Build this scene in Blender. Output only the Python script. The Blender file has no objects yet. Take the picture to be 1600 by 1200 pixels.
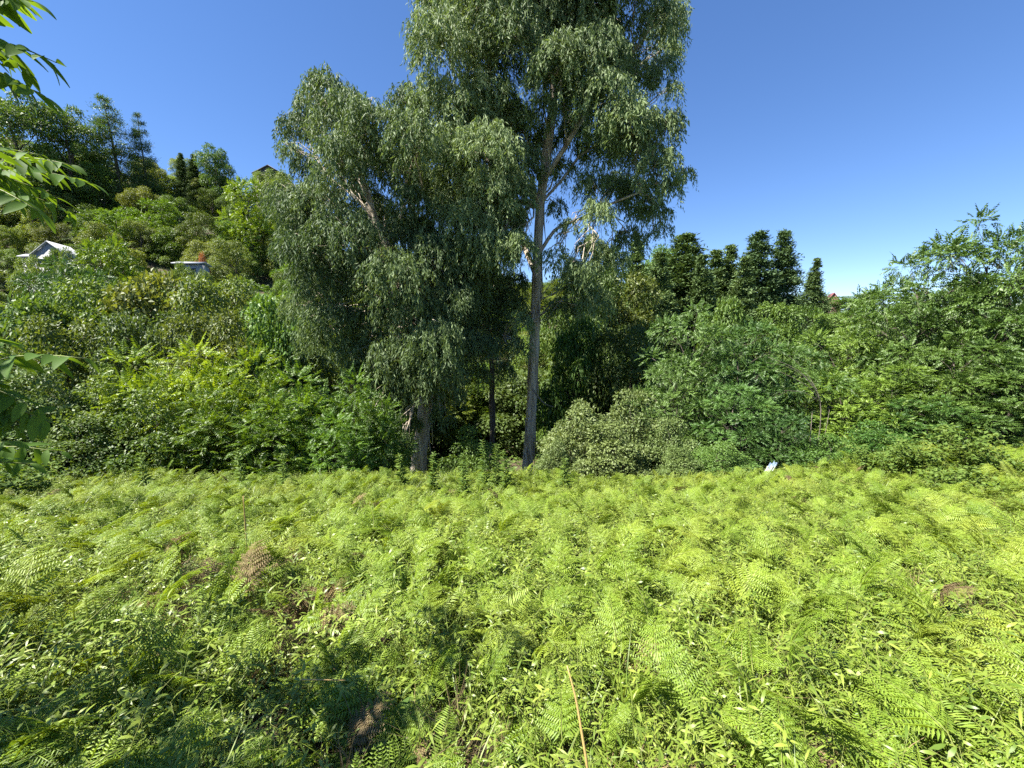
import bpy, math, random
import numpy as np
from mathutils import Vector

# ------------------------------------------------------------------ camera, sky, sun, exposure
SC = bpy.context.scene
COL = SC.collection
PITCH = math.radians(8.0)
F = 640.0                       # focal length in pixels of a 1600 px wide picture
EYE = 1.65
cam_data = bpy.data.cameras.new('camera')
cam = bpy.data.objects.new('camera', cam_data)
COL.objects.link(cam)
cam.location = (0, 0, EYE)
cam.rotation_euler = (math.pi / 2 - PITCH, 0, 0)
cam_data.sensor_width = 36.0
cam_data.lens = 36.0 * F / 1600.0
cam_data.clip_start = 0.05
cam_data.clip_end = 9000
SC.camera = cam

SUN_EL = math.radians(55)
SUN_AZ = math.radians(-107)      # from the view direction, negative = to the left
sunv = Vector((math.cos(SUN_EL) * math.sin(SUN_AZ), math.cos(SUN_EL) * math.cos(SUN_AZ), math.sin(SUN_EL)))
world = bpy.data.worlds.new('World')
SC.world = world
world.use_nodes = True
wn = world.node_tree.nodes
wl = world.node_tree.links
sky = wn.new('ShaderNodeTexSky')
sky.sky_type = 'NISHITA'
sky.sun_disc = False
sky.sun_elevation = SUN_EL
sky.sun_rotation = SUN_AZ
sky.air_density = 0.75
sky.altitude = 800
sky.dust_density = 0.0
sky.ozone_density = 3.0
hs = wn.new('ShaderNodeHueSaturation')
hs.inputs['Saturation'].default_value = 1.28
hs.inputs['Hue'].default_value = 0.509
gm = wn.new('ShaderNodeGamma')
gm.inputs[1].default_value = 0.8
wl.new(sky.outputs[0], gm.inputs[0])
wl.new(gm.outputs[0], hs.inputs['Color'])
wl.new(hs.outputs[0], wn['Background'].inputs[0])
wn['Background'].inputs[1].default_value = 0.102

sd = bpy.data.lights.new('sun', 'SUN')
sd.energy = 5.0
sd.angle = math.radians(0.53)
sd.color = (1.0, 0.955, 0.87)
sun = bpy.data.objects.new('sun', sd)
COL.objects.link(sun)
sun.rotation_euler = sunv.to_track_quat('Z', 'Y').to_euler()

SC.view_settings.view_transform = 'Standard'
SC.view_settings.look = 'None'
SC.view_settings.gamma = 1.0
SC.view_settings.exposure = 1.66
SC.render.engine = 'CYCLES'
SC.cycles.max_bounces = 6
SC.cycles.diffuse_bounces = 2
SC.cycles.glossy_bounces = 2
SC.cycles.transmission_bounces = 4
SC.cycles.use_denoising = False
SC.cycles.use_adaptive_sampling = True
SC.cycles.adaptive_threshold = 0.02

# ------------------------------------------------------------------ helpers
def ray(px, py):
    a, b = (px - 800) / F, (py - 600) / F
    return np.array([a, math.cos(PITCH) - b * math.sin(PITCH), -math.sin(PITCH) - b * math.cos(PITCH)])

def at(px, py, Y):
    d = ray(px, py)
    return np.array([0, 0, EYE]) + d * (Y / d[1])

def sstep(a, b, x):
    t = np.clip((x - a) / (b - a), 0, 1)
    return t * t * (3 - 2 * t)

CREST = 9.6
def ground(x, y):
    x = np.asarray(x, float); y = np.asarray(y, float)
    yy = np.clip(y, -30, CREST)
    z = -0.252 * yy
    z = np.where(y < -30, 7.56, z)
    z = z + 0.05 * np.sin(x * 1.3 + 0.7 * y) + 0.06 * np.sin(0.6 * x - 1.1 * y + 1)
    z = z + 0.75 * sstep(5, 13, x) * sstep(2, 9, y)
    d = np.clip(y - CREST, 0, 12)
    z = z - 0.56 * d * sstep(0, 3.0, y - CREST)
    A = np.interp(x, [-400, -200, -137, -100, -69, -36, 0, 45, 110, 400], [60, 62, 58, 51, 41, 27, 17, 13, 14, 12])
    ys = y + 0.10 * x
    up = np.clip((ys - 24) / 92, 0, 1)
    up = 0.55 * up + 0.45 * up * up * (3 - 2 * up)
    z = z + A * up
    far = sstep(140, 900, np.hypot(x, y))
    z = z * (1 - far) + far * (-6 + 5 * np.sin(x * 0.004) * np.cos(y * 0.005))
    return z

def gz(x, y):
    return float(ground(x, y))

def hit_ground(px, py, dz=0.0):
    d = ray(px, py)
    t = 0.3
    for _ in range(4000):
        p = np.array([0, 0, EYE]) + d * t
        if p[2] < gz(p[0], p[1]) + dz:
            break
        t *= 1.004
    return p

def nrm(v):
    return v / (np.linalg.norm(v, axis=-1, keepdims=True) + 1e-9)

def mesh_from(name, V, T, tint=None, mat=None, smooth=False):
    me = bpy.data.meshes.new(name)
    V = np.ascontiguousarray(V, np.float32); T = np.ascontiguousarray(T, np.int32)
    nf = len(T)
    me.vertices.add(len(V)); me.vertices.foreach_set('co', V.ravel())
    me.loops.add(nf * 3); me.loops.foreach_set('vertex_index', T.ravel())
    me.polygons.add(nf)
    me.polygons.foreach_set('loop_start', np.arange(0, nf * 3, 3, dtype=np.int32))
    if smooth:
        me.polygons.foreach_set('use_smooth', np.ones(nf, bool))
    if tint is not None:
        a = me.attributes.new('tint', 'FLOAT', 'POINT')
        a.data.foreach_set('value', np.ascontiguousarray(tint, np.float32))
    me.update(calc_edges=True)
    if mat: me.materials.append(mat)
    return me

class MB:
    """collects triangles"""
    def __init__(s): s.V = []; s.T = []; s.K = []; s.n = 0
    def add(s, V, T, tint=0.5):
        V = np.asarray(V, float).reshape(-1, 3)
        s.V.append(V); s.T.append(np.asarray(T, int).reshape(-1, 3) + s.n)
        s.K.append(np.broadcast_to(np.asarray(tint, float), (len(V),)).copy()); s.n += len(V)
    def mesh(s, name, mat=None, smooth=False):
        return mesh_from(name, np.concatenate(s.V), np.concatenate(s.T), np.concatenate(s.K), mat, smooth)

    def tube(s, pts, rad, sides=7, tint=0.5, wob=0.0, rng=None):
        P = np.asarray(pts, float); R = np.broadcast_to(np.asarray(rad, float), (len(P),))
        tan = nrm(np.gradient(P, axis=0))
        ref = np.array([0.0, 1.0, 0.0]) if abs(tan[:, 1]).max() < 0.9 else np.array([1.0, 0, 0])
        u = nrm(np.cross(tan, ref)); v = np.cross(tan, u)
        a = np.linspace(0, 2 * np.pi, sides, endpoint=False)
        ring = (np.cos(a)[None, :, None] * u[:, None] + np.sin(a)[None, :, None] * v[:, None])
        rr = R[:, None, None] * np.ones((1, sides, 1))
        if wob and rng is not None:
            rr = rr * (1 + wob * rng.standard_normal((1, sides, 1)) + 0.4 * wob * rng.standard_normal((len(P), sides, 1)))
        V = (P[:, None] + ring * rr).reshape(-1, 3)
        T = []
        for i in range(len(P) - 1):
            for j in range(sides):
                k = (j + 1) % sides
                T += [(i * sides + j, i * sides + k, (i + 1) * sides + k), (i * sides + j, (i + 1) * sides + k, (i + 1) * sides + j)]
        c = len(V)
        V = np.vstack([V, P[-1:]])
        o = (len(P) - 1) * sides
        T += [(o + j, o + (j + 1) % sides, c) for j in range(sides)]
        s.add(V, T, tint)

    def leaves(s, base, axis, norm, ln, wd, tint, fold=0.12, bend=0.1):
        base = np.asarray(base); n = len(base)
        ln = np.broadcast_to(ln, (n,))[:, None]; wd = np.broadcast_to(wd, (n,))[:, None]
        side = nrm(np.cross(axis, norm)); norm = np.cross(side, axis)
        v0 = base
        v1 = base + axis * ln * 0.42 + side * wd * 0.5 + norm * wd * fold
        v3 = base + axis * ln * 0.42 - side * wd * 0.5 + norm * wd * fold
        v2 = base + axis * ln - norm * ln * bend
        V = np.stack([v0, v1, v2, v3], 1).reshape(-1, 3)
        o = np.arange(n)[:, None] * 4
        T = np.concatenate([o + np.array([[0, 1, 2]]), o + np.array([[0, 2, 3]])], 1).reshape(-1, 3)
        s.add(V, T, np.repeat(np.broadcast_to(tint, (n,)), 4))

    def pinnate(s, org, axis, norm, L, pairs, ll, lw, tint, rng, droop=0.25, sweep=0.45, term=True, sag=0.25):
        """compound leaves: a rachis with leaflets on both sides"""
        m = len(org); L = np.broadcast_to(L, (m,))[:, None]
        side = nrm(np.cross(axis, norm)); norm = np.cross(side, axis)
        B, A, N, LN, K = [], [], [], [], []
        for k in range(pairs):
            t = (k + 1.2) / (pairs + 0.7)
            p = org + axis * L * t - norm * L * droop * t * t
            ta = nrm(axis - norm * 2 * droop * t)
            sz = (0.75 + 0.5 * math.sin(math.pi * min(1, t * 0.95)))
            for sg in (-1, 1):
                j = rng.normal(0, 0.12, (m, 3))
                B.append(p); A.append(nrm(side * sg + ta * sweep - norm * sag + j)); N.append(nrm(norm + rng.normal(0, 0.22, (m, 3))))
                LN.append(np.full(m, ll * sz) * rng.uniform(0.85, 1.1, m)); K.append(tint + rng.uniform(-.12, .12, m))
        if term:
            t = 1.0
            B.append(org + axis * L - norm * L * droop); A.append(nrm(axis - norm * 2 * droop)); N.append(norm)
            LN.append(np.full(m, ll)); K.append(tint)
        LN = np.concatenate(LN)
        s.leaves(np.concatenate(B), np.concatenate(A), np.concatenate(N), LN, LN * (lw / ll), np.clip(np.concatenate(K), 0, 1))

def link(o, parent=None):
    COL.objects.link(o)
    if parent is not None: o.parent = parent
    return o

def obj(name, me, parent=None):
    return link(bpy.data.objects.new(name, me), parent)

def tag(o, label=None, cat=None, group=None, kind=None):
    if label: o['label'] = label
    if cat: o['category'] = cat
    if group: o['group'] = group
    if kind: o['kind'] = kind
    return o

def thing(name, label, cat, loc=(0, 0, 0), rz=0.0, group=None):
    o = bpy.data.objects.new(name, None)
    o.empty_display_size = 0.1
    link(o); o.location = loc; o.rotation_euler = (0, 0, rz)
    return tag(o, label, cat, group)

# ------------------------------------------------------------------ materials
def nodes_of(name):
    m = bpy.data.materials.new(name); m.use_nodes = True
    nt = m.node_tree
    return m, nt, nt.nodes, nt.links, nt.nodes['Principled BSDF']

def leaf_mat(name, dark, light, trans=0.35, tcol=None, rough=0.5, spec=0.35, patch=None, patch_scale=0.5):
    m, nt, n, l, bs = nodes_of(name)
    at_ = n.new('ShaderNodeAttribute'); at_.attribute_name = 'tint'
    oi = n.new('ShaderNodeObjectInfo')
    add = n.new('ShaderNodeMath'); add.operation = 'MULTIPLY_ADD'
    add.inputs[1].default_value = 0.55; l.new(oi.outputs['Random'], add.inputs[0]); 
    sub = n.new('ShaderNodeMath'); sub.operation = 'SUBTRACT'; sub.inputs[1].default_value = 0.27
    l.new(at_.outputs['Fac'], sub.inputs[0]); l.new(sub.outputs[0], add.inputs[2])
    mix = n.new('ShaderNodeMix'); mix.data_type = 'RGBA'; mix.clamp_factor = True
    mix.inputs['A'].default_value = (*dark, 1); mix.inputs['B'].default_value = (*light, 1)
    l.new(add.outputs[0], mix.inputs['Factor'])
    col = mix.outputs['Result']
    if patch:
        g = n.new('ShaderNodeNewGeometry')
        nz = n.new('ShaderNodeTexNoise'); nz.inputs['Scale'].default_value = patch_scale; nz.inputs['Detail'].default_value = 3
        l.new(g.outputs['Position'], nz.inputs['Vector'])
        rp = n.new('ShaderNodeMapRange'); rp.inputs[1].default_value = 0.5; rp.inputs[2].default_value = 0.68
        l.new(nz.outputs['Fac'], rp.inputs[0])
        mp = n.new('ShaderNodeMix'); mp.data_type = 'RGBA'; mp.inputs['B'].default_value = (*patch, 1)
        l.new(rp.outputs[0], mp.inputs['Factor']); l.new(col, mp.inputs['A']); col = mp.outputs['Result']
    mul = n.new('ShaderNodeMix'); mul.data_type = 'RGBA'; mul.blend_type = 'MULTIPLY'; mul.inputs['Factor'].default_value = 1
    l.new(col, mul.inputs['A']); l.new(oi.outputs['Color'], mul.inputs['B'])
    col = mul.outputs['Result']
    l.new(col, bs.inputs['Base Color'])
    bs.inputs['Roughness'].default_value = rough
    bs.inputs['Specular IOR Level'].default_value = spec
    tr = n.new('ShaderNodeBsdfTranslucent')
    tm = n.new('ShaderNodeMix'); tm.data_type = 'RGBA'; tm.blend_type = 'MULTIPLY'; tm.inputs['Factor'].default_value = 1
    tm.inputs['B'].default_value = (*(tcol or (1.5, 1.35, 0.5)), 1)
    l.new(col, tm.inputs['A']); l.new(tm.outputs['Result'], tr.inputs['Color'])
    ms = n.new('ShaderNodeMixShader'); ms.inputs[0].default_value = trans
    l.new(bs.outputs[0], ms.inputs[1]); l.new(tr.outputs[0], ms.inputs[2])
    l.new(ms.outputs[0], n['Material Output'].inputs['Surface'])
    return m

def bark_mat(name, c1, c2, c3, scale=(6, 6, 0.6), rough=0.85):
    m, nt, n, l, bs = nodes_of(name)
    tc = n.new('ShaderNodeTexCoord'); mp = n.new('ShaderNodeMapping'); mp.inputs['Scale'].default_value = scale
    l.new(tc.outputs['Object'], mp.inputs[0])
    nz = n.new('ShaderNodeTexNoise'); nz.inputs['Scale'].default_value = 1.0; nz.inputs['Detail'].default_value = 6; nz.inputs['Roughness'].default_value = 0.7
    l.new(mp.outputs[0], nz.inputs['Vector'])
    cr = n.new('ShaderNodeValToRGB')
    e = cr.color_ramp.elements
    e[0].position = 0.36; e[0].color = (*c1, 1); e[1].position = 0.66; e[1].color = (*c3, 1)
    k = cr.color_ramp.elements.new(0.5); k.color = (*c2, 1)
    l.new(nz.outputs['Fac'], cr.inputs[0]); l.new(cr.outputs[0], bs.inputs['Base Color'])
    bp = n.new('ShaderNodeBump'); bp.inputs['Strength'].default_value = 0.6; bp.inputs['Distance'].default_value = 0.05
    l.new(nz.outputs['Fac'], bp.inputs['Height']); l.new(bp.outputs[0], bs.inputs['Normal'])
    bs.inputs['Roughness'].default_value = rough
    return m

def plain_mat(name, c, rough=0.7, c2=None, scale=4.0):
    m, nt, n, l, bs = nodes_of(name)
    tc = n.new('ShaderNodeTexCoord'); nz = n.new('ShaderNodeTexNoise'); nz.inputs['Scale'].default_value = scale; nz.inputs['Detail'].default_value = 5
    l.new(tc.outputs['Object'], nz.inputs['Vector'])
    mx = n.new('ShaderNodeMix'); mx.data_type = 'RGBA'
    c2 = c2 or tuple(v * 0.78 for v in c)
    mx.inputs['A'].default_value = (*c, 1); mx.inputs['B'].default_value = (*c2, 1)
    l.new(nz.outputs['Fac'], mx.inputs['Factor']); l.new(mx.outputs['Result'], bs.inputs['Base Color'])
    bs.inputs['Roughness'].default_value = rough
    return m

M = {}
M['euc'] = leaf_mat('eucalyptus_leaf', (0.078, 0.124, 0.048), (0.212, 0.282, 0.112), 0.28, (1.3, 1.3, 0.55), 0.55, 0.28)
M['broad'] = leaf_mat('broad_leaf', (0.062, 0.115, 0.020), (0.180, 0.250, 0.054), 0.32, (1.5, 1.4, 0.45), 0.5, 0.35)
M['shrub'] = leaf_mat('glossy_shrub_leaf', (0.070, 0.110, 0.032), (0.160, 0.215, 0.068), 0.22, (1.4, 1.4, 0.5), 0.5, 0.3)
M['sumac'] = leaf_mat('pinnate_shrub_leaf', (0.075, 0.135, 0.018), (0.180, 0.265, 0.032), 0.34, (1.5, 1.35, 0.4), 0.42, 0.45)
M['robinia'] = leaf_mat('locust_leaf', (0.045, 0.092, 0.022), (0.142, 0.212, 0.046), 0.22, (1.4, 1.45, 0.5), 0.45, 0.4)
M['conifer'] = leaf_mat('conifer_tuft', (0.055, 0.085, 0.030), (0.145, 0.185, 0.072), 0.12, (1.3, 1.2, 0.5), 0.6, 0.25)
M['walnut'] = leaf_mat('walnut_leaf', (0.070, 0.140, 0.020), (0.120, 0.215, 0.040), 0.48, (1.9, 1.6, 0.35), 0.6, 0.2)
M['fern'] = leaf_mat('bracken_leaf', (0.108, 0.190, 0.020), (0.262, 0.368, 0.042), 0.27, (1.5, 1.3, 0.35), 0.45, 0.35, patch=(0.285, 0.350, 0.050), patch_scale=0.7)
M['herb'] = leaf_mat('herb_leaf', (0.105, 0.172, 0.021), (0.272, 0.338, 0.052), 0.25, (1.5, 1.3, 0.35), 0.42, 0.4)
M['weed'] = leaf_mat('weed_leaf', (0.075, 0.135, 0.025), (0.150, 0.220, 0.045), 0.3, (1.5, 1.35, 0.4), 0.55, 0.2)
M['dead'] = leaf_mat('dead_bracken', (0.095, 0.068, 0.032), (0.330, 0.255, 0.130), 0.15, (1.2, 1.0, 0.7), 0.8, 0.15)
M['stem'] = leaf_mat('green_stem', (0.120, 0.160, 0.030), (0.240, 0.260, 0.070), 0.05, None, 0.5, 0.3)
M['straw'] = plain_mat('straw', (0.50, 0.36, 0.12), 0.6, (0.36, 0.22, 0.08), 12)
M['eucbark'] = bark_mat('eucalyptus_bark', (0.19, 0.145, 0.10), (0.45, 0.375, 0.28), (0.62, 0.55, 0.44))
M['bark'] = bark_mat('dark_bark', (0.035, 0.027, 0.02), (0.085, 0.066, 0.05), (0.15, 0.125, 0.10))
M['deadwood'] = bark_mat('grey_dead_wood', (0.10, 0.08, 0.06), (0.17, 0.14, 0.11), (0.25, 0.21, 0.17), (20, 20, 20))
M['white'] = plain_mat('white_render', (0.36, 0.36, 0.35), 0.8)
M['metal_roof'] = plain_mat('pale_sheet_roof', (0.33, 0.34, 0.36), 0.7)
M['dark_roof'] = plain_mat('dark_slate_roof', (0.10, 0.085, 0.075), 0.7)
M['red_roof'] = plain_mat('dull_red_roof', (0.26, 0.10, 0.10), 0.6)
M['brick'] = plain_mat('brown_render', (0.20, 0.115, 0.09), 0.8)
M['glass'] = plain_mat('window_glass', (0.03, 0.035, 0.04), 0.1)
M['plastic'] = plain_mat('pale_plastic_sheet', (0.42, 0.44, 0.46), 0.4)
M['bluegrey'] = plain_mat('blue_grey_sheet', (0.16, 0.22, 0.29), 0.35)

def ground_mat():
    m, nt, n, l, bs = nodes_of('forest_floor')
    g = n.new('ShaderNodeNewGeometry')
    n1 = n.new('ShaderNodeTexNoise'); n1.inputs['Scale'].default_value = 9; n1.inputs['Detail'].default_value = 8; n1.inputs['Roughness'].default_value = 0.75
    n2 = n.new('ShaderNodeTexNoise'); n2.inputs['Scale'].default_value = 0.8; n2.inputs['Detail'].default_value = 4
    l.new(g.outputs['Position'], n1.inputs['Vector']); l.new(g.outputs['Position'], n2.inputs['Vector'])
    cr = n.new('ShaderNodeValToRGB'); e = cr.color_ramp.elements
    e[0].position = 0.3; e[0].color = (0.024, 0.017, 0.010, 1); e[1].position = 0.72; e[1].color = (0.12, 0.085, 0.048, 1)
    l.new(n1.outputs['Fac'], cr.inputs[0])
    mx = n.new('ShaderNodeMix'); mx.data_type = 'RGBA'; mx.inputs['B'].default_value = (0.05, 0.085, 0.018, 1)
    mr = n.new('ShaderNodeMapRange'); mr.inputs[1].default_value = 0.42; mr.inputs[2].default_value = 0.62
    l.new(n2.outputs['Fac'], mr.inputs[0]); l.new(mr.outputs[0], mx.inputs['Factor']); l.new(cr.outputs[0], mx.inputs['A'])
    l.new(mx.outputs['Result'], bs.inputs['Base Color'])
    bp = n.new('ShaderNodeBump'); bp.inputs['Distance'].default_value = 0.04
    l.new(n1.outputs['Fac'], bp.inputs['Height']); l.new(bp.outputs[0], bs.inputs['Normal'])
    bs.inputs['Roughness'].default_value = 0.95
    return m

# ------------------------------------------------------------------ terrain
def build_ground():
    k = 300
    u = np.linspace(-1, 1, k)
    w = np.sinh(u * 6.2) / np.sinh(6.2) * 3500
    X, Y = np.meshgrid(w, w + 0.0, indexing='ij')
    Z = ground(X, Y)
    V = np.stack([X, Y, Z], -1).reshape(-1, 3)
    i = np.arange(k - 1)
    a = (i[:, None] * k + i[None, :]).ravel()
    T = np.concatenate([np.stack([a, a + k, a + k + 1], 1), np.stack([a, a + k + 1, a + 1], 1)])
    o = obj('ground', mesh_from('ground', V, T, mat=ground_mat(), smooth=True))
    tag(o, kind='structure')
build_ground()

# ------------------------------------------------------------------ tree building
def sphere_dirs(rng, n, up=0.0):
    d = rng.standard_normal((n, 3)); d[:, 2] += up
    return nrm(d)

def path_between(a, b, rng, n=6, wob=0.08, lift=0.0):
    t = np.linspace(0, 1, n)[:, None]
    L = np.linalg.norm(b - a)
    p = a * (1 - t) + b * t
    w = rng.normal(0, wob * L, (n, 3)); w[0] = 0; w[-1] = 0
    p = p + w * np.sin(np.pi * t)
    p[:, 2] += lift * L * np.sin(np.pi * t[:, 0]) 
    return p

def simple_clump(mb, rng, c, r, n, ll, lw, ktint, droop=0.5, shell=0.62, up=0.6):
    r = np.asarray(r, float) * np.ones(3)
    d = sphere_dirs(rng, n, up)
    q = shell + (1 - shell) * np.sqrt(rng.uniform(0, 1, n))
    q *= rng.uniform(0.8, 1.28, n)
    p = c + d * r * q[:, None]
    ax = nrm(d * 0.7 + np.array([0, 0, -droop]) + rng.normal(0, 0.55, (n, 3)))
    no = nrm(d * 0.5 + np.array([0, 0, 0.8]) + rng.normal(0, 0.45, (n, 3)))
    L = ll * rng.uniform(0.65, 1.2, n)
    mb.leaves(p, ax, no, L, L * (lw / ll), np.clip(ktint + rng.uniform(-.28, .28, n), 0, 1))

def pinnate_clump(mb, rng, c, r, n, L, pairs, ll, lw, ktint, up=0.65, droop=0.25, shell=0.55):
    r = np.asarray(r, float) * np.ones(3)
    d = sphere_dirs(rng, n, up)
    q = shell + (1 - shell) * np.sqrt(rng.uniform(0, 1, n))
    p = c + d * r * q[:, None]
    h = d * np.array([1, 1, 0.45]) + np.array([0, 0, 0.12])
    ax = nrm(h + rng.normal(0, 0.3, (n, 3)))
    no = nrm(d * 0.4 + np.array([0, 0, 1.0]) + rng.normal(0, 0.25, (n, 3)))
    mb.pinnate(p, ax, no, L * rng.uniform(0.7, 1.15, n), pairs, ll, lw, np.clip(ktint + rng.uniform(-.2, .2, n), 0, 1), rng, droop)

def crown_layout(rng, H, R, base_frac, n, rc, profile, taper=False, spread=0.70):
    """clump centres spread over the shell of a crown; profile(t) gives relative radius at height t"""
    cs = []
    tries = 0
    while len(cs) < n and tries < 4000:
        tries += 1
        t = rng.uniform(0, 1)
        pr = profile(t)
        if rng.uniform() > pr + 0.15: continue
        a = rng.uniform(0, 2 * np.pi)
        rad = R * pr * math.sqrt(rng.uniform(0.12, 1))
        r = rc * rng.uniform(0.55, 1.4) * (1.15 - 0.55 * t if taper else 1)
        c = np.array([rad * math.cos(a), rad * math.sin(a), H * (base_frac + (1 - base_frac) * t) - r * 0.5])
        if all(np.linalg.norm(c - k[0]) > spread * (r + k[1]) for k in cs) or tries > 2500:
            cs.append((c, r))
    return cs

def limbs(mbt, rng, H, cs, r0, lean=0.0, top=0.8):
    n = 9
    z = np.linspace(-0.6, H * top, n)
    x = np.cumsum(rng.normal(0, 0.02 * H, n)) * np.linspace(0, 1, n)
    y = np.cumsum(rng.normal(0, 0.02 * H, n)) * np.linspace(0, 1, n)
    tr = np.stack([x + lean * z, y, z], 1)
    rad = r0 * np.linspace(1.15, 0.25, n)
    mbt.tube(tr, rad, 7, rng=rng, wob=0.06)
    for c, r in cs:
        zs = max(0.12 * H, c[2] - 0.55 * np.hypot(c[0], c[1]) - 0.4)
        zs = min(zs, H * top * 0.97)
        a = np.array([np.interp(zs, tr[:, 2], tr[:, 0]), np.interp(zs, tr[:, 2], tr[:, 1]), zs])
        p = path_between(a, c, rng, 6, 0.05, 0.06)
        q = np.interp(zs, tr[:, 2], rad) * 0.5
        mbt.tube(p, np.linspace(q, q * 0.25, 6), 5)
        for _ in range(2):
            e = c + sphere_dirs(rng, 1, 0.3)[0] * r * 0.8
            mbt.tube(path_between(p[3], e, rng, 4, 0.06, 0.05), np.linspace(q * 0.3, q * 0.1, 4), 4)

PROTO = {}
def make_proto(key, seed, H, R, base, ncl, rc, profile, kind, mat, bark, r0, **kw):
    rng = np.random.default_rng(seed)
    cs = crown_layout(rng, H, R, base, ncl, rc, profile, kw.get('taper', False), kw.get('spread', 0.70))
    mb = MB(); mt = MB()
    for c, r in cs:
        kt = rng.uniform(0.3, 0.7)
        if kind == 'simple':
            simple_clump(mb, rng, c, (r, r, r * kw.get('flat', 0.75)), int(kw['n'] * (r / rc) ** 2), kw['ll'], kw['lw'], kt, kw.get('droop', 0.5))
        else:
            pinnate_clump(mb, rng, c, (r, r, r * kw.get('flat', 0.7)), int(kw['n'] * (r / rc) ** 2), kw['L'], kw['pairs'], kw['ll'], kw['lw'], kt, droop=kw.get('droop', 0.25))
    limbs(mt, rng, H, cs, r0)
    V = np.concatenate(mb.V)
    PROTO[key] = dict(crown=mb.mesh(key + '_crown', M[mat]), trunk=mt.mesh(key + '_trunk', M[bark], True),
                      H=float(np.percentile(V[:, 2], 99.7)), W=float(np.percentile(np.hypot(V[:, 0], V[:, 1]), 97)) * 2)

round_p = lambda t: math.sin(math.pi * (0.14 + 0.78 * t)) ** 0.7
dome_p = lambda t: math.sqrt(max(0.0, 1 - (t * 0.97) ** 2.2))
bush_p = lambda t: (0.72 + 0.28 * math.sin(math.pi * min(1.0, t / 0.9))) * math.sqrt(max(0.0, 1 - max(0.0, (t - 0.35) / 0.66) ** 2.0))
cone_p = lambda t: (1 - t) ** 0.85 * 0.97 + 0.03
col_p = lambda t: min(1, 1.1 * (1 - t) ** 0.7 + 0.04)
make_proto('oak', 11, 8.5, 3.4, 0.22, 26, 1.15, round_p, 'simple', 'broad', 'bark', 0.22, n=820, ll=0.24, lw=0.13)
make_proto('elm', 12, 9.5, 3.0, 0.18, 28, 1.05, round_p, 'simple', 'broad', 'bark', 0.20, n=820, ll=0.22, lw=0.11)
make_proto('fig', 13, 7.0, 3.6, 0.15, 26, 1.2, dome_p, 'simple', 'broad', 'bark', 0.2, n=760, ll=0.28, lw=0.16, flat=0.6)
make_proto('ash', 14, 9.0, 3.3, 0.2, 24, 1.15, round_p, 'pinnate', 'sumac', 'bark', 0.2, n=75, L=0.6, pairs=5, ll=0.22, lw=0.085)
def make_conifer(key, seed, H, R, levels, per, prof, leaf_n, up, mat='conifer', ll=0.17, lw=0.05):
    rng = np.random.default_rng(seed)
    mb = MB(); mt = MB()
    z = np.linspace(-0.5, H * 0.99, 9)
    mt.tube(np.stack([0.02 * H * np.sin(z * 0.5), 0.0 * z, z], 1), np.linspace(0.025 * H, 0.01, 9), 7)
    for k in range(levels):
        t = (k + rng.uniform(-.3, .3)) / levels
        t = min(max(t, 0), .985)
        zb = H * (0.04 + 0.96 * t)
        for b in range(per if t < .8 else max(4, per - 3)):
            a = rng.uniform(0, 6.283)
            L = R * prof(t) * rng.uniform(0.62, 1.18)
            d = np.array([math.cos(a), math.sin(a), 0])
            u = np.linspace(0, 1, 5)
            path = np.array([0.02 * H * math.sin(zb * .5), 0, zb]) + d * (L * u)[:, None] + np.array([0, 0, 1.]) * (L * (up * u * u - 0.12 * u + 0.0))[:, None]
            mt.tube(path, np.linspace(0.03, 0.008, 5), 4)
            m = int(leaf_n * (0.35 + L / R))
            w = rng.uniform(0, 1, m) ** 0.55
            p = np.stack([np.interp(w, u, path[:, q]) for q in range(3)], 1)
            sp = 0.20 * L * (1.15 - 0.6 * w) + 0.10
            p = p + rng.normal(0, 1, (m, 3)) * sp[:, None] * np.array([1, 1, .6])
            ax = nrm(d * 0.9 + np.array([0, 0, .35]) + rng.normal(0, .55, (m, 3)))
            no = nrm(np.array([0, 0, 1.]) + d * .3 + rng.normal(0, .5, (m, 3)))
            Lf = ll * rng.uniform(.6, 1.25, m)
            kt = rng.uniform(.3, .7)
            mb.leaves(p, ax, no, Lf, Lf * lw / ll, np.clip(kt + rng.uniform(-.3, .3, m), 0, 1))
    V = np.concatenate(mb.V)
    PROTO[key] = dict(crown=mb.mesh(key + '_crown', M[mat]), trunk=mt.mesh(key + '_trunk', M['bark'], True),
                      H=float(np.percentile(V[:, 2], 99.9)), W=float(np.percentile(np.hypot(V[:, 0], V[:, 1]), 96)) * 2)
make_conifer('cedar', 15, 11, 1.9, 32, 8, lambda t: (1 - t) ** 0.9 * 0.98 + 0.02, 190, 0.08, ll=0.22, lw=0.085)
make_conifer('column', 16, 12, 1.9, 34, 8, lambda t: min(1, 1.15 * (1 - t) ** 0.75) * 0.98 + 0.02, 190, 0.1, ll=0.22, lw=0.085)
make_conifer('pine', 17, 9, 2.8, 16, 6, lambda t: (1 - t) ** 0.7 * 0.97 + 0.03, 240, 0.05, 'robinia', 0.2, 0.05)
make_proto('laurel', 21, 4.6, 1.9, 0.06, 60, 0.5, bush_p, 'simple', 'shrub', 'bark', 0.07, n=330, ll=0.15, lw=0.075, droop=0.3, flat=0.8)
make_proto('hazel', 22, 5.0, 2.0, 0.05, 40, 0.66, bush_p, 'simple', 'broad', 'bark', 0.07, n=480, ll=0.135, lw=0.085, droop=0.5)
make_proto('sumac', 23, 5.0, 1.9, 0.08, 34, 0.72, bush_p, 'pinnate', 'sumac', 'bark', 0.06, n=58, L=0.52, pairs=8, ll=0.125, lw=0.04, droop=0.2)
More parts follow.
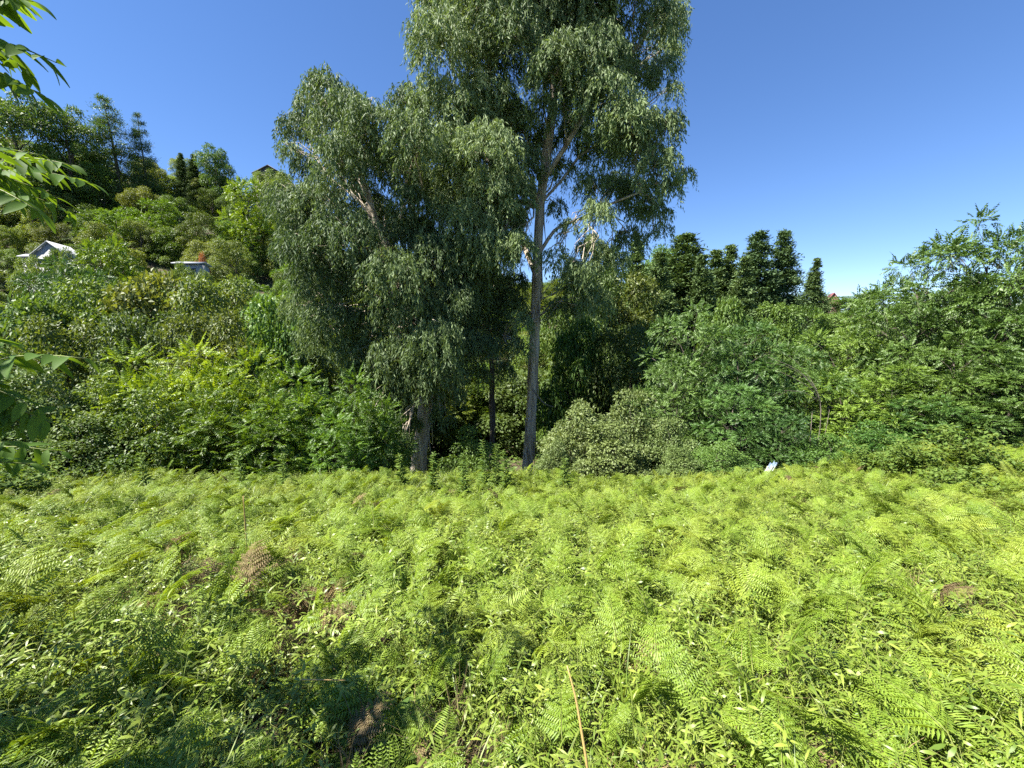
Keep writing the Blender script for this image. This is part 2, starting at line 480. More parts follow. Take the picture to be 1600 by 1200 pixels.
make_proto('robinia', 24, 7.5, 2.5, 0.06, 46, 0.85, round_p, 'pinnate', 'robinia', 'bark', 0.11, n=120, L=0.34, pairs=6, ll=0.09, lw=0.042, droop=0.25, flat=0.42, spread=0.85)
make_proto('locust', 25, 8.5, 2.7, 0.08, 48, 0.9, round_p, 'pinnate', 'robinia', 'bark', 0.13, n=120, L=0.38, pairs=6, ll=0.095, lw=0.044, droop=0.3, flat=0.42, spread=0.85)

def plant_tree(key, name, label, cat, x, y, sx, sz, rz, color=(1, 1, 1), group=None, lean=0.0, sink=0.15):
    pr = PROTO[key]
    t = thing(name, label, cat, (x, y, gz(x, y) - sink), rz, group)
    t.scale = (sx, sx, sz)
    t.rotation_euler = (0, lean, rz) if lean else (0, 0, rz)
    o = obj('trunk', pr['trunk'], t)
    c = obj('crown', pr['crown'], t)
    c['kind'] = 'stuff'
    c.color = (*color, 1)
    return t

def tree_px(key, name, label, cat, px, ptop, wpx, Y, rz, color=(1, 1, 1), group=None):
    top = at(px, ptop, Y)
    base = gz(top[0], Y) - 0.15
    w = wpx / F * Y
    pr = PROTO[key]
    return plant_tree(key, name, label, cat, top[0], Y, w / pr['W'], max(0.2, (top[2] - base) / pr['H']), rz, color, group)

# ------------------------------------------------------------------ the eucalyptus trees
def eucalyptus(label, px_base, Y0, trunk, clumps, seed, stems=(), per=3900, back=0.55, clear=400, bark='eucbark'):
    rng = np.random.default_rng(seed)
    b = at(trunk[0][0], trunk[0][1], Y0)
    base = np.array([b[0], Y0, gz(b[0], Y0)])
    t = thing('eucalyptus_tree', label, 'tree', tuple(base))
    mt = MB(); mc = MB(); ml = MB()
    tp = [np.array([b[0] - 0.1, Y0, base[2] - 0.4])]
    tr = [trunk[0][2] / F * Y0 * 1.12]
    for (x, y, r) in trunk:
        tp.append(at(x, y, Y0)); tr.append(r / F * Y0)
    # smooth the path
    tp = np.array(tp); tr = np.array(tr)
    s = np.linspace(0, len(tp) - 1, 30)
    k = np.arange(len(tp))
    P = np.stack([np.interp(s, k, tp[:, i]) for i in range(3)], 1)
    for _ in range(2):
        P[1:-1] = 0.25 * P[:-2] + 0.5 * P[1:-1] + 0.25 * P[2:]
    R = np.interp(s, k, tr)
    mt.tube(P - base, R, 12, rng=rng, wob=0.07)
    # loose bark strips near the foot
    for _ in range(26):
        i = rng.integers(2, 18)
        a = rng.uniform(0, 6.28)
        o = np.array([math.cos(a), math.sin(a), 0]) * R[i] * 1.03
        q = P[i] - base + o
        L = rng.uniform(0.8, 2.2)
        mt.tube(np.array([q, q + o * 0.05 + [0, 0, -0.5 * L], q + o * rng.uniform(0.1, 0.6) + [0, 0, -L]]), [0.03, 0.035, 0.012], 4)
    for st in stems:
        sp = np.array([at(x, y, Y0 + dy) for (x, y, dy, r) in st]); sr = np.array([r for (_, _, _, r) in st]) / F * Y0
        s2 = np.linspace(0, len(sp) - 1, 14); k2 = np.arange(len(sp))
        SP = np.stack([np.interp(s2, k2, sp[:, i]) for i in range(3)], 1)
        SP[1:-1] = 0.25 * SP[:-2] + 0.5 * SP[1:-1] + 0.25 * SP[2:]
        ml.tube(SP - base, np.interp(s2, k2, sr), 8, rng=rng, wob=0.06)
        P = np.vstack([P, SP]); R = np.concatenate([R, np.interp(s2, k2, sr)])
    zclear = at(trunk[0][0], clear, Y0)[2]
    allc = []
    for (x, y, r) in clumps:
        dy = rng.uniform(-3.2, 1.2) if y < 380 else rng.uniform(-3.6, -0.8)
        allc.append((x, y, r, dy))
        if rng.uniform() < back:
            allc.append((x + rng.normal(0, 14), y + rng.normal(0, 14), r * 0.85, rng.uniform(1.2, 4.6)))
    for (x, y, r, dy) in allc:
        c = at(x, y, Y0 + dy); rm = r / F * Y0 * rng.uniform(0.85, 1.08)
        # limb
        d = np.linalg.norm(P[:, :2] - c[:2], axis=1)
        d = d + np.where(P[:, 2] < zclear, 60.0, 0.0)
        want = c[2] - 0.75 * d - 0.5
        j = int(np.argmin(np.abs(P[:, 2] - want) + 0.6 * d))
        p = path_between(P[j], c + [0, 0, 0.1 * rm], rng, 8, 0.035, 0.10)
        q = min(R[j] * 0.34, 0.02 + 0.012 * np.linalg.norm(c - P[j]))
        ml.tube(p - base, np.linspace(q, 0.022, 8), 6, tint=0.5)
        for _ in range(5):
            e = c + sphere_dirs(rng, 1, 0.5)[0] * rm * 0.85
            ml.tube(path_between(p[rng.integers(3, 7)], e, rng, 4, 0.08, 0.1) - base, np.linspace(0.022, 0.007, 4), 4)
        # hanging sprays
        ns = int(1.25 * per * (rm / 1.1) ** 2 / 22)
        kt = rng.uniform(0.25, 0.75)
        dd = sphere_dirs(rng, ns, 0.6)
        rr = rm * (0.32 + 0.80 * rng.uniform(0, 1, ns) ** 0.6)
        so = c + dd * rr[:, None] * np.array([1, 1, 0.9])
        out = nrm(dd * np.array([1, 1, 0.2]) + rng.normal(0, 0.3, (ns, 3)))
        SL = rng.uniform(0.25, 0.80, ns)
        for kk in range(22):
            u = (kk + 0.5) / 22
            pp = so + out * (SL * 0.45 * math.sin(u * 1.5))[:, None] + np.array([0, 0, -1]) * (SL * u * u * 1.0)[:, None]
            ax = nrm(np.array([0, 0, -1.0]) + out * 0.25 + rng.normal(0, 0.42, (ns, 3)))
            no = nrm(rng.normal(0, 1, (ns, 3)) + dd * 0.5 + np.array([0, 0, 0.3]))
            L = rng.uniform(0.13, 0.25, ns)
            mc.leaves(pp + rng.normal(0, 0.05, (ns, 3)) - base, ax, no, L, L * rng.uniform(0.17, 0.27, ns), np.clip(kt + rng.uniform(-.3, .3, ns), 0, 1), 0.05, 0.12)
    obj('trunk', mt.mesh('eucalyptus_trunk', M[bark], True), t)
    obj('limbs', ml.mesh('eucalyptus_limbs', M['eucbark'], True), t)
    c = obj('crown', mc.mesh('eucalyptus_crown', M['euc']), t)
    c['kind'] = 'stuff'
    return t

EA = [(700,-60,60),(780,-90,60),(860,-100,65),(930,-70,55),(820,-160,60),(760,-20,45),(985,-40,28),
 (690,70,45),(685,25,38),(735,30,42),(765,90,38),(800,15,45),(850,10,42),(900,15,42),(940,45,34),(1025,32,34),(1044,75,18),
 (800,62,40),(862,62,36),(870,110,38),(928,88,38),(962,95,28),(1002,118,26),(1036,108,20),(1052,140,13),
 (905,150,36),(945,160,36),(980,185,32),(1022,205,28),(1050,185,14),(990,235,32),(1030,258,28),(1047,290,13),(940,225,34),(897,205,26),
 (760,165,42),(722,190,42),(700,240,38),(760,240,42),(800,195,36),(815,255,34),(680,160,36),(715,290,36),(770,305,36),
 (1000,305,26),(1026,328,18),(1036,352,10),(962,295,24),(925,285,20),(935,328,16),(985,372,22),(922,388,20),(880,262,18),(740,350,36),(700,345,36),(870,320,12),(890,350,13),(800,300,28),(785,345,28),(812,385,20),(770,388,28),(800,335,20),(845,215,20),(850,170,18),(868,400,15),(905,425,22),(955,405,22),(735,405,30)]
EB = [(510,140,26),(545,162,26),(490,165,23),(576,178,24),(470,205,27),(520,200,32),(565,222,32),(455,236,14),(480,262,22),(530,252,32),(590,255,32),(624,262,28),
 (640,165,32),(650,222,32),(615,185,14),(445,300,16),(462,325,26),(500,312,30),(548,302,26),(480,372,40),(540,372,40),(600,342,34),(640,372,36),(462,385,24),
 (500,430,40),(560,432,40),(620,432,40),(680,402,36),(470,475,24),(510,500,34),(580,500,36),(640,490,36),(700,470,36),(495,525,22),(550,545,26),(620,560,34),(612,618,20),(680,535,30),(598,655,17),(622,660,16),(645,590,26),(690,575,26),(575,600,18),(630,690,10),(668,298,30),(640,310,22),(600,600,22),(585,640,17),(622,640,20),(642,615,18),(700,612,16),(690,645,12),(560,580,20),(640,660,13)]
EC = [(740,430,34),(765,480,28),(732,540,28),(782,520,22),(720,395,28),(700,590,20),(790,580,15),(805,440,18),(770,400,24),(808,540,12),(905,440,22),(880,480,18),(930,470,20),(700,430,32),(680,480,32),(720,500,32),(755,440,32),(795,475,24),(700,550,28),(745,585,20),(660,530,28),(655,595,18),(690,520,26),(760,540,20),(730,460,28),(815,500,12)]
euA = eucalyptus('tallest eucalyptus with pale streaked bare trunk and drooping grey-green crown above the field', 830, 20.0,
    [(822, 740, 8.4), (827, 690, 8.0), (831, 620, 7.6), (835, 520, 7.4), (838, 430, 6.9), (842, 330, 6.2), (850, 260, 7), (862, 190, 6), (866, 120, 5), (862, 40, 4), (852, -70, 2.5), (838, -170, 1.2)],
    EA, 101, clear=335, back=0.38, stems=[[(837, 430, 0.2, 4), (815, 375, 1.6, 4), (790, 330, 2.0, 3.6), (765, 260, 1, 4), (745, 150, 1, 3), (735, 40, 1, 2)],
                    [(840, 400, 0.2, 3), (868, 355, 0.6, 2.6), (900, 345, 0.4, 2.2), (950, 320, -1.2, 2), (1000, 300, -1.4, 1.2)],
                    [(845, 290, 0, 4), (890, 220, -.8, 3.5), (930, 150, -1, 2.6), (985, 90, -1, 2), (1020, 40, -1, 1.2)]])
euB = eucalyptus('broad eucalyptus with thick dark trunk, its foliage hanging low beside the sumac thicket', 660, 19.0,
    [(652, 740, 12), (658, 690, 11), (666, 630, 10), (672, 570, 9), (668, 470, 9), (655, 390, 6), (640, 310, 4.5), (645, 235, 2.5), (648, 190, 1)],
    EB, 102, clear=540, stems=[[(668, 500, 0, 7), (630, 430, -.6, 6), (595, 370, -.8, 5), (570, 290, -1, 4), (545, 220, -1, 3), (520, 150, -1, 1.5)]])
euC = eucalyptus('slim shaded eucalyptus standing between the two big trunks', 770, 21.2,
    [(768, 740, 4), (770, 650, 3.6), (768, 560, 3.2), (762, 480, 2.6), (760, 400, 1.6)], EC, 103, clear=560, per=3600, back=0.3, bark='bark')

# ------------------------------------------------------------------ hillside and valley trees
rng = np.random.default_rng(5)
random.seed(5)
HOUSES = []
def near_house(x, y, r=5.0):
    return any((x - hx) ** 2 + (y - hy) ** 2 < (r if r else 5) ** 2 for hx, hy in HOUSES)
for (px, py, Y) in ((92, 392, 62), (58, 402, 62), (300, 418, 58), (428, 275, 112), (1300, 470, 118)):
    q = at(px, py, Y); HOUSES.append((q[0], q[1]))


pts = []
tries = 0
def visible_house_line(x, y, ztop):
    """keep crowns from rising in front of the small houses"""
    for (px, py, Y, halfw) in ((92, 396, 62, 30), (60, 404, 62, 22), (300, 424, 58, 26), (428, 272, 112, 26)):
        if y < Y - 1:
            X0 = at(px, py, y)
            if abs(x - X0[0]) < halfw / F * y + 2.6 and ztop > X0[2] + 0.1:
                return True
    return False
while len(pts) < 235 and tries < 30000:
    tries += 1
    Y = 26 + 100 * rng.uniform() ** 0.8
    px = rng.uniform(-60, 1010) if Y > 34 else rng.uniform(-40, 930)
    x = (px - 800) / F * Y * 1.0
    if Y < 30 and 560 < px < 900: continue
    sp = 4.0 + 0.010 * Y
    if any((x - a) ** 2 + (Y - b) ** 2 < sp * sp for a, b in pts): continue
    if near_house(x, Y, 4.5): continue
    key = rng.choice(['oak', 'elm', 'fig', 'ash'], p=[.34, .28, .2, .18])
    pr = PROTO[key]
    s = rng.uniform(0.72, 1.08)
    sz = s * rng.uniform(0.9, 1.12)
    if px > 640: sz *= 0.8
    zt = gz(x, Y) + pr['H'] * sz
    if visible_house_line(x, Y, zt):
        s *= 0.45; sz *= 0.42
        if visible_house_line(x, Y, gz(x, Y) + pr['H'] * sz): continue
    g = rng.uniform(0.8, 1.25)
    y_ = rng.uniform(0.85, 1.25)
    tp = zt if zt == zt else 0
    pys = 510 - (gz(x, Y) + pr['H'] * sz - EYE) / Y * F
    band = ['high near the ridge', 'on the upper slope', 'halfway up the slope', 'low on the slope'][int(np.digitize(pys, [265, 330, 400]))]
    col = ['at the left picture edge', 'above or below the white gabled house', 'between the two white houses', 'in line with the white walled house', 'below the dark roofed ridge house', 'behind the broad eucalyptus', 'behind the tallest eucalyptus', 'behind the dark trees right of the pale trunk'][int(np.digitize(px, [45, 140, 240, 345, 460, 680, 860]))]
    kn = {'oak': 'rounded tree', 'elm': 'tall leafy tree', 'fig': 'low spreading tree', 'ash': 'feathery yellow-green tree'}[key]
    lab = kn + ' ' + band + ' ' + col
    plant_tree(key, 'hillside_tree', lab, 'tree', x, Y, s, sz, rng.uniform(0, 6.28),
               (g * y_, g * rng.uniform(0.95, 1.08), g * rng.uniform(0.7, 1.1)), 'trees packed on the hillside')
    pts.append((x, Y))

# named trees of the hill and the ridge
tree_px('oak', 'hillside_tree', 'tree whose crown hides the lower right of the white gabled house', 'tree', 114, 391, 52, 55, 0.4)
tree_px('fig', 'hillside_tree', 'tree whose crown hides the lower left of the white gabled house', 'tree', 80, 391, 40, 55, 1.4)
tree_px('oak', 'hillside_tree', 'tree in front of the low white shed', 'tree', 48, 402, 50, 55, 2.4)
tree_px('oak', 'hillside_tree', 'tree hiding the lower wall of the white walled house', 'tree', 305, 422, 60, 52, 0.4)
tree_px('fig', 'hillside_tree', 'tree covering the left corner of the white walled house', 'tree', 276, 412, 42, 52, 0.9)
tree_px('elm', 'hillside_tree', 'tree covering the wall of the dark roofed ridge house', 'tree', 416, 266, 55, 105, 0.3)
tree_px('oak', 'hillside_tree', 'tree just right below the dark roofed ridge house', 'tree', 444, 271, 52, 105, 1.3)
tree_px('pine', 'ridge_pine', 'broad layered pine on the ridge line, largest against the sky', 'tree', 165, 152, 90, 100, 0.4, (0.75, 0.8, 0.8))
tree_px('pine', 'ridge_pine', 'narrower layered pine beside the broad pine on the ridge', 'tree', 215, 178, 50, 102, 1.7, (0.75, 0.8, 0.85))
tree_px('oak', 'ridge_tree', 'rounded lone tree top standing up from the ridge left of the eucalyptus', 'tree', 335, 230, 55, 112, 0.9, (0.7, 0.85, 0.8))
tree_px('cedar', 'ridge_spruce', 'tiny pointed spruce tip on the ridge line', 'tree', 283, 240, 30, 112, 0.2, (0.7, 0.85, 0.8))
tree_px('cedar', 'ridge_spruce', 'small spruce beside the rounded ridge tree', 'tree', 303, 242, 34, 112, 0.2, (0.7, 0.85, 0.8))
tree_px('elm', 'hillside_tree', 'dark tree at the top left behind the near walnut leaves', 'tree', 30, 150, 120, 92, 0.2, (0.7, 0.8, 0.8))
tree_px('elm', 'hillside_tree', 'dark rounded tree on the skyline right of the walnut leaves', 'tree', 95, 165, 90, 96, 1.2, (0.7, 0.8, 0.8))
tree_px('ash', 'hillside_tree', 'bright yellow-green feathery tree right of the white gabled house', 'tree', 165, 372, 110, 46, 0.6, (1.15, 1.15, 0.8))
tree_px('ash', 'hillside_tree', 'bright green feathery tree below the dark roof on the ridge', 'tree', 385, 280, 90, 85, 0.6, (1.2, 1.2, 0.8))
tree_px('robinia', 'valley_tree', 'bluish green fine-leaved tree in front of the white gabled house', 'tree', 100, 408, 150, 38, 0.6, (0.9, 1.0, 1.0))

MID = [('fig', 40, 470, 190, 27, 'broad leafy tree low in the valley at the left picture edge'),
       ('oak', 150, 440, 170, 30, 'leafy tree in the valley behind the left sumac tops'),
       ('fig', 245, 430, 190, 31, 'leafy valley tree below the small white walled house'),
       ('oak', 340, 435, 170, 30, 'glossy leafy tree below and right of the white walled house'),
       ('fig', 420, 470, 150, 26, 'leafy tree beside the low hanging eucalyptus foliage'),
       ('oak', 100, 500, 170, 23, 'dark leafy tree just above the left thicket'),
       ('elm', 230, 490, 160, 24, 'dark leafy tree behind the brightest sumac top'),
       ('oak', 330, 490, 150, 24, 'shaded leafy tree behind the middle of the sumac thicket'),
       ('elm', 915, 415, 130, 29, 'dark leafy tree right of the tall pale trunk'),
       ('oak', 975, 430, 130, 31, 'dark leafy tree between the eucalyptus and the cypresses'),
       ('fig', 900, 500, 130, 25, 'shaded spreading tree low behind the tall pale trunk'),
       ('oak', 985, 510, 140, 24, 'shaded leafy tree behind the pale glossy shrubs'),
       ('ash', 745, 590, 150, 36, 'sunlit yellow-green bush glimpsed between the big trunks'),
       ('fig', 640, 560, 170, 31, 'shaded bush behind the thick dark trunk'),
       ('fig', 820, 580, 170, 34, 'shaded bush behind the slim eucalyptus')]
for i, (k, px, pt, w, Y, lb) in enumerate(MID):
    tree_px(k, 'valley_tree', lb, 'tree', px, pt, w, Y, i * 1.3, (rng.uniform(.75, 1.0), rng.uniform(.8, 1.0), rng.uniform(.8, 1.1)))

CON = [('cedar', 1000, 378, 100, 40, 'olive pointed cypress nearest the eucalyptus'),
       ('column', 1068, 368, 135, 43, 'wide brownish olive cypress, second big one from the eucalyptus'),
       ('cedar', 1118, 391, 88, 47, 'small pointed cypress left of the tiny one in the cypress row'),
       ('cedar', 1146, 384, 88, 48, 'slim cypress just left of the tall twin cypresses'),
       ('column', 1186, 364, 105, 44, 'tall dark cypress, left of the twin pair'),
       ('column', 1222, 362, 90, 45, 'tall dark cypress, right of the twin pair at the sky gap'),
       ('cedar', 1279, 404, 56, 62, 'lone pointed cypress standing in the sky gap'),
       ('cedar', 955, 402, 90, 42, 'olive cypress half hidden behind the lowest eucalyptus branches'),
       ('cedar', 1094, 400, 85, 39, 'short olive cypress in front between the wide one and the small pointed one'),
       ('cedar', 1165, 402, 85, 40, 'short olive cypress in front of the tall twin cypresses'),
       ('column', 1035, 396, 95, 38, 'short broad olive cypress in front of the wide one')]
for i, (k, px, pt, w, Y, lb) in enumerate(CON):
    c = (0.85, 1.05, 1.05) if 'dark' in lb else (1.05, 1.2, 1.05)
    tree_px(k, 'cypress_tree', lb, 'tree', px, pt, w, Y, i * 1.9, c)
tree_px('oak', 'valley_tree', 'rounded green tree top behind the gap between two cypresses', 'tree', 1038, 388, 90, 60, 0.5, (0.8, 1.0, 0.9))
for i, (px, pt, w, Y, k, lb) in enumerate([
    (1245, 470, 60, 70, 'oak', 'small green tree left of the lone cypress foot'),
    (1262, 478, 50, 54, 'ash', 'yellow-green bush at the foot of the lone cypress'),
    (1330, 462, 60, 100, 'oak', 'far green tree right of the red roofed house'),
    (1365, 458, 60, 90, 'elm', 'far green tree at the right end of the sky gap'),
    (1300, 490, 90, 48, 'oak', 'green tree below the red roofed house'),
    (1375, 480, 110, 45, 'ash', 'pale feathery tree below the right end of the sky gap'),
    (1210, 475, 90, 38, 'oak', 'dark green tree at the foot of the twin cypresses'),
    (1130, 470, 100, 36, 'fig', 'leafy tree below the small cypresses'),
    (1425, 470, 130, 32, 'oak', 'shaded tree behind the left tall dark locust'),
    (1490, 450, 140, 29, 'elm', 'shaded tree behind the gap of the tall dark locusts'),
    (1575, 430, 160, 27, 'oak', 'shaded tree behind the tallest dark locust')]):
    tree_px(k, 'valley_tree', lb, 'tree', px, pt, w, Y, i * 0.8, (0.9, 1.0, 0.9))

# ------------------------------------------------------------------ shrubs and saplings along the far edge of the field
FRONT = [
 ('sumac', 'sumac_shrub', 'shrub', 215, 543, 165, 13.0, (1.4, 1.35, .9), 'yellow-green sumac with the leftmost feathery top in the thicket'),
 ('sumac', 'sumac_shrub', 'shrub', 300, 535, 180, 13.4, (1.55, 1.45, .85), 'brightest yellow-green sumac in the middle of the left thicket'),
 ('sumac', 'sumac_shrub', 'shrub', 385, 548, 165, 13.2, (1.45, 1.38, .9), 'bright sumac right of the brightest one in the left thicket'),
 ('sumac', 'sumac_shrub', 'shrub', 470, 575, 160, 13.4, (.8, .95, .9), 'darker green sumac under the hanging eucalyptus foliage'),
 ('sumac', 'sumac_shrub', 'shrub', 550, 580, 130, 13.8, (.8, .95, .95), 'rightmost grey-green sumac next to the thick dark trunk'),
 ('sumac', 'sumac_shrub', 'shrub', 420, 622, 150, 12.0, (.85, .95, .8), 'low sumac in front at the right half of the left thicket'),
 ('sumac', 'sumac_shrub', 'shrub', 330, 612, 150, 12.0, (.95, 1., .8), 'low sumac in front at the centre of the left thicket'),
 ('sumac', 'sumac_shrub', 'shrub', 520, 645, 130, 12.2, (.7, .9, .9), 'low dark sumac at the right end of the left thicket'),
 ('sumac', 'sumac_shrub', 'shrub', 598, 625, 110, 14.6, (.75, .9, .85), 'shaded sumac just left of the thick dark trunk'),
 ('hazel', 'hazel_shrub', 'shrub', 735, 668, 110, 16.5, (.8, .9, .8), 'low hazel in the dark gap between the trunks'),
 ('hazel', 'hazel_shrub', 'shrub', 235, 610, 160, 11.8, (1., 1., .9), 'hazel with small light leaves below the sumac tops'),
 ('hazel', 'hazel_shrub', 'shrub', 150, 590, 170, 12.2, (.95, .95, .9), 'hazel behind the long walnut leaf near the left edge'),
 ('laurel', 'laurel_shrub', 'shrub', 60, 575, 180, 11.8, (.95, 1., .9), 'dark laurel at the left edge behind the walnut leaves'),
 ('laurel', 'laurel_shrub', 'shrub', -20, 590, 180, 11.0, (.9, 1., .9), 'laurel cut by the left picture edge'),
 ('hazel', 'hazel_shrub', 'shrub', 120, 655, 150, 11.0, (.9, .9, .9), 'low dark hazel over the field edge at the left'),
 ('laurel', 'laurel_shrub', 'shrub', 30, 670, 120, 10.6, (.9, 1., .9), 'lowest laurel over the field edge at the left'),
 ('laurel', 'laurel_shrub', 'shrub', 905, 630, 135, 12.8, (1.25, 1.15, 1.2), 'pale glossy laurel next to the foot of the tall pale trunk'),
 ('laurel', 'laurel_shrub', 'shrub', 985, 612, 150, 13.4, (1.25, 1.15, 1.2), 'largest pale glossy laurel right of the tall pale trunk'),
 ('laurel', 'laurel_shrub', 'shrub', 955, 662, 130, 11.9, (1.3, 1.2, 1.2), 'lowest front pale laurel in the middle of its clump'),
 ('laurel', 'laurel_shrub', 'shrub', 870, 685, 70, 12.0, (1.25, 1.2, 1.2), 'small pale laurel touching the foot of the tall pale trunk'),
 ('laurel', 'laurel_shrub', 'shrub', 1045, 655, 100, 12.6, (1.1, 1.1, 1.1), 'pale laurel at the right end of its clump'),
 ('laurel', 'laurel_shrub', 'shrub', 1065, 700, 80, 11.4, (1.2, 1.2, 1.1), 'little laurel over the field edge right of the pale clump'),
 ('robinia', 'locust_tree', 'tree', 1085, 480, 175, 16.0, (.9, 1., .98), 'bluish green locust nearest the eucalyptus'),
 ('locust', 'locust_tree', 'tree', 1165, 505, 170, 15.5, (.85, 1., 1.0), 'locust below the twin cypresses'),
 ('robinia', 'locust_tree', 'tree', 1060, 555, 130, 14.6, (.9, .98, .95), 'shaded locust above the pale laurels'),
 ('locust', 'locust_tree', 'tree', 1150, 600, 150, 13.4, (.8, 1., 1.), 'low locust in front below the twin cypresses'),
 ('robinia', 'locust_tree', 'tree', 1225, 640, 110, 12.6, (.85, 1., .95), 'small locust left of the thin bare stems'),
 ('locust', 'locust_tree', 'tree', 1255, 540, 160, 15.5, (.95, 1.05, .9), 'locust behind the arching dead branches'),
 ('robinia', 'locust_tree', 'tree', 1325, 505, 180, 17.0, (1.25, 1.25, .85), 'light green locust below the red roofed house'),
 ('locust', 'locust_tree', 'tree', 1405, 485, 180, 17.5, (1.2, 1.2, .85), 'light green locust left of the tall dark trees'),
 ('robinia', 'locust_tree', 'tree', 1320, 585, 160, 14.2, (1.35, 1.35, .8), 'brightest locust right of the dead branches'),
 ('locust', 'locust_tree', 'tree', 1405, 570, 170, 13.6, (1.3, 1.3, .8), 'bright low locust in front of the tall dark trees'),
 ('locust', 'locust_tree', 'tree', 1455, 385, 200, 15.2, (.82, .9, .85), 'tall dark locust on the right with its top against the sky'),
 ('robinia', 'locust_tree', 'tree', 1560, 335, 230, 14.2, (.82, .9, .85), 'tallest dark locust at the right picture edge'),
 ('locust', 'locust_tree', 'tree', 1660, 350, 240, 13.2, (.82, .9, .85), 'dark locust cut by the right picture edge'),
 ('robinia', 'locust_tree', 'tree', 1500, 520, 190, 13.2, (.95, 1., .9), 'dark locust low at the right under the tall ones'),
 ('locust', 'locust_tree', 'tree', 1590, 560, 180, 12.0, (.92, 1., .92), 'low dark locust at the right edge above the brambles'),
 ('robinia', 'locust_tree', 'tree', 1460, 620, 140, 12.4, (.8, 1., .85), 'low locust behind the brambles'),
 ('hazel', 'hazel_shrub', 'shrub', 1290, 680, 110, 12.0, (.8, 1., .9), 'low hazel around the thin bare stems'),
 ('hazel', 'hazel_shrub', 'shrub', 1370, 660, 120, 12.0, (.7, .95, .9), 'low dark hazel right of the thin bare stems'),
 ('hazel', 'hazel_shrub', 'shrub', 1130, 690, 110, 11.4, (.85, 1., 1.), 'low hazel under the locusts by the pale laurels'),
]
for i, (k, nm, cat, px, pt, w, Y, c, lb) in enumerate(FRONT):
    tree_px(k, nm, lb, cat, px, pt, w, Y, i * 2.1, c, 'shrubs and saplings along the far field edge')

# ------------------------------------------------------------------ houses on the hill
def box_mb(mb, x0, x1, y0, y1, z0, z1):
    V = [(x, y, z) for x in (x0, x1) for y in (y0, y1) for z in (z0, z1)]
    T = [(0, 1, 3), (0, 3, 2), (4, 6, 7), (4, 7, 5), (0, 4, 5), (0, 5, 1), (2, 3, 7), (2, 7, 6), (1, 5, 7), (1, 7, 3), (0, 2, 6), (0, 6, 4)]
    mb.add(V, T)
def box_mesh(name, mat, *b):
    mb = MB(); box_mb(mb, *b); return mb.mesh(name, M[mat])
def prism_roof(name, mat, w, d, h, over=0.3, along='y', th=0.14):
    """two pitched slabs meeting at a ridge"""
    mb = MB()
    hw = w / 2 + over; hd = d / 2 + over
    for s in (-1, 1):
        a = [(0, -hd, h), (s * hw, -hd, -over * h / (w / 2)), (s * hw, hd, -over * h / (w / 2)), (0, hd, h)]
        V = a + [(x, y, z + th) for x, y, z in a]
        T = [(0, 1, 2), (0, 2, 3), (4, 6, 5), (4, 7, 6), (0, 4, 5), (0, 5, 1), (1, 5, 6), (1, 6, 2), (2, 6, 7), (2, 7, 3), (3, 7, 4), (3, 4, 0)]
        if along == 'x': V = [(y, -x, z) for x, y, z in V]
        mb.add(V, T)
    return mb.mesh(name, M[mat])
def gable_house(name, label, px, py_ridge, Y, w, d, hw, hr, wall, roof, rz, along='y', windows=True):
    r = at(px, py_ridge, Y)
    base = r[2] - hr - hw
    t = thing(name, label, 'house', (r[0], Y, base), rz)
    g = gz(r[0], Y) - base - 2.5
    mb = MB(); box_mb(mb, -w / 2, w / 2, -d / 2, d / 2, min(g, -0.5), hw)
    ww = w if along == 'y' else d; dd = d if along == 'y' else w
    V = [(-ww / 2, -dd / 2, hw), (ww / 2, -dd / 2, hw), (0, -dd / 2, hw + hr), (-ww / 2, dd / 2, hw), (ww / 2, dd / 2, hw), (0, dd / 2, hw + hr)]
    if along == 'x': V = [(y, -x, z) for x, y, z in V]
    mb.add(V, [(0, 1, 2), (3, 5, 4), (0, 2, 5), (0, 5, 3), (1, 4, 5), (1, 5, 2)])
    obj('wall', mb.mesh(name + '_wall', M[wall]), t)
    o = obj('roof', prism_roof(name + '_roof', roof, ww, dd, hr, 0.3, along), t); o.location = (0, 0, hw + 0.03)
    if windows:
        for k in (-1, 1):
            f = obj('window', box_mesh('window_frame', 'white', -0.5, 0.5, -0.06, 0.03, -0.6, 0.6), t)
            f.location = (k * w * 0.26, -d / 2, hw * 0.55)
            p = obj('pane', box_mesh('window_pane', 'glass', -0.4, 0.4, -0.09, -0.05, -0.5, 0.5), f)
    return t
gable_house('gabled_house', 'white house with pale pyramid-like gable roof on the left hillside', 92, 383, 62, 3.6, 4.5, 2.6, 1.75, 'white', 'metal_roof', 0.35)
gable_house('low_shed', 'low white walled shed left of the gabled house', 60, 399, 61, 2.6, 2.0, 2.0, 0.35, 'white', 'metal_roof', 0.1, 'x', False)
gable_house('walled_house', 'white walled house with grey wall top half hidden in hillside trees', 300, 411, 58, 2.8, 2.6, 2.4, 0.3, 'white', 'metal_roof', 0.15, 'x')
tree_px('fig', 'copper_shrub', 'small reddish brown shrub above the white walled house', 'shrub', 313, 398, 26, 60.5, 0.3, (2.3, .72, 1.5))
gable_house('ridge_house', 'house with dark low roof on the ridge beside the eucalyptus crown', 428, 268, 112, 7.0, 8, 2.2, 2.0, 'dark_roof', 'dark_roof', 0.2)
gable_house('red_house', 'far house with steep dull red roof beside the lone cypress', 1300, 459, 118, 3.6, 5, 2.4, 2.7, 'brick', 'red_roof', -0.45)

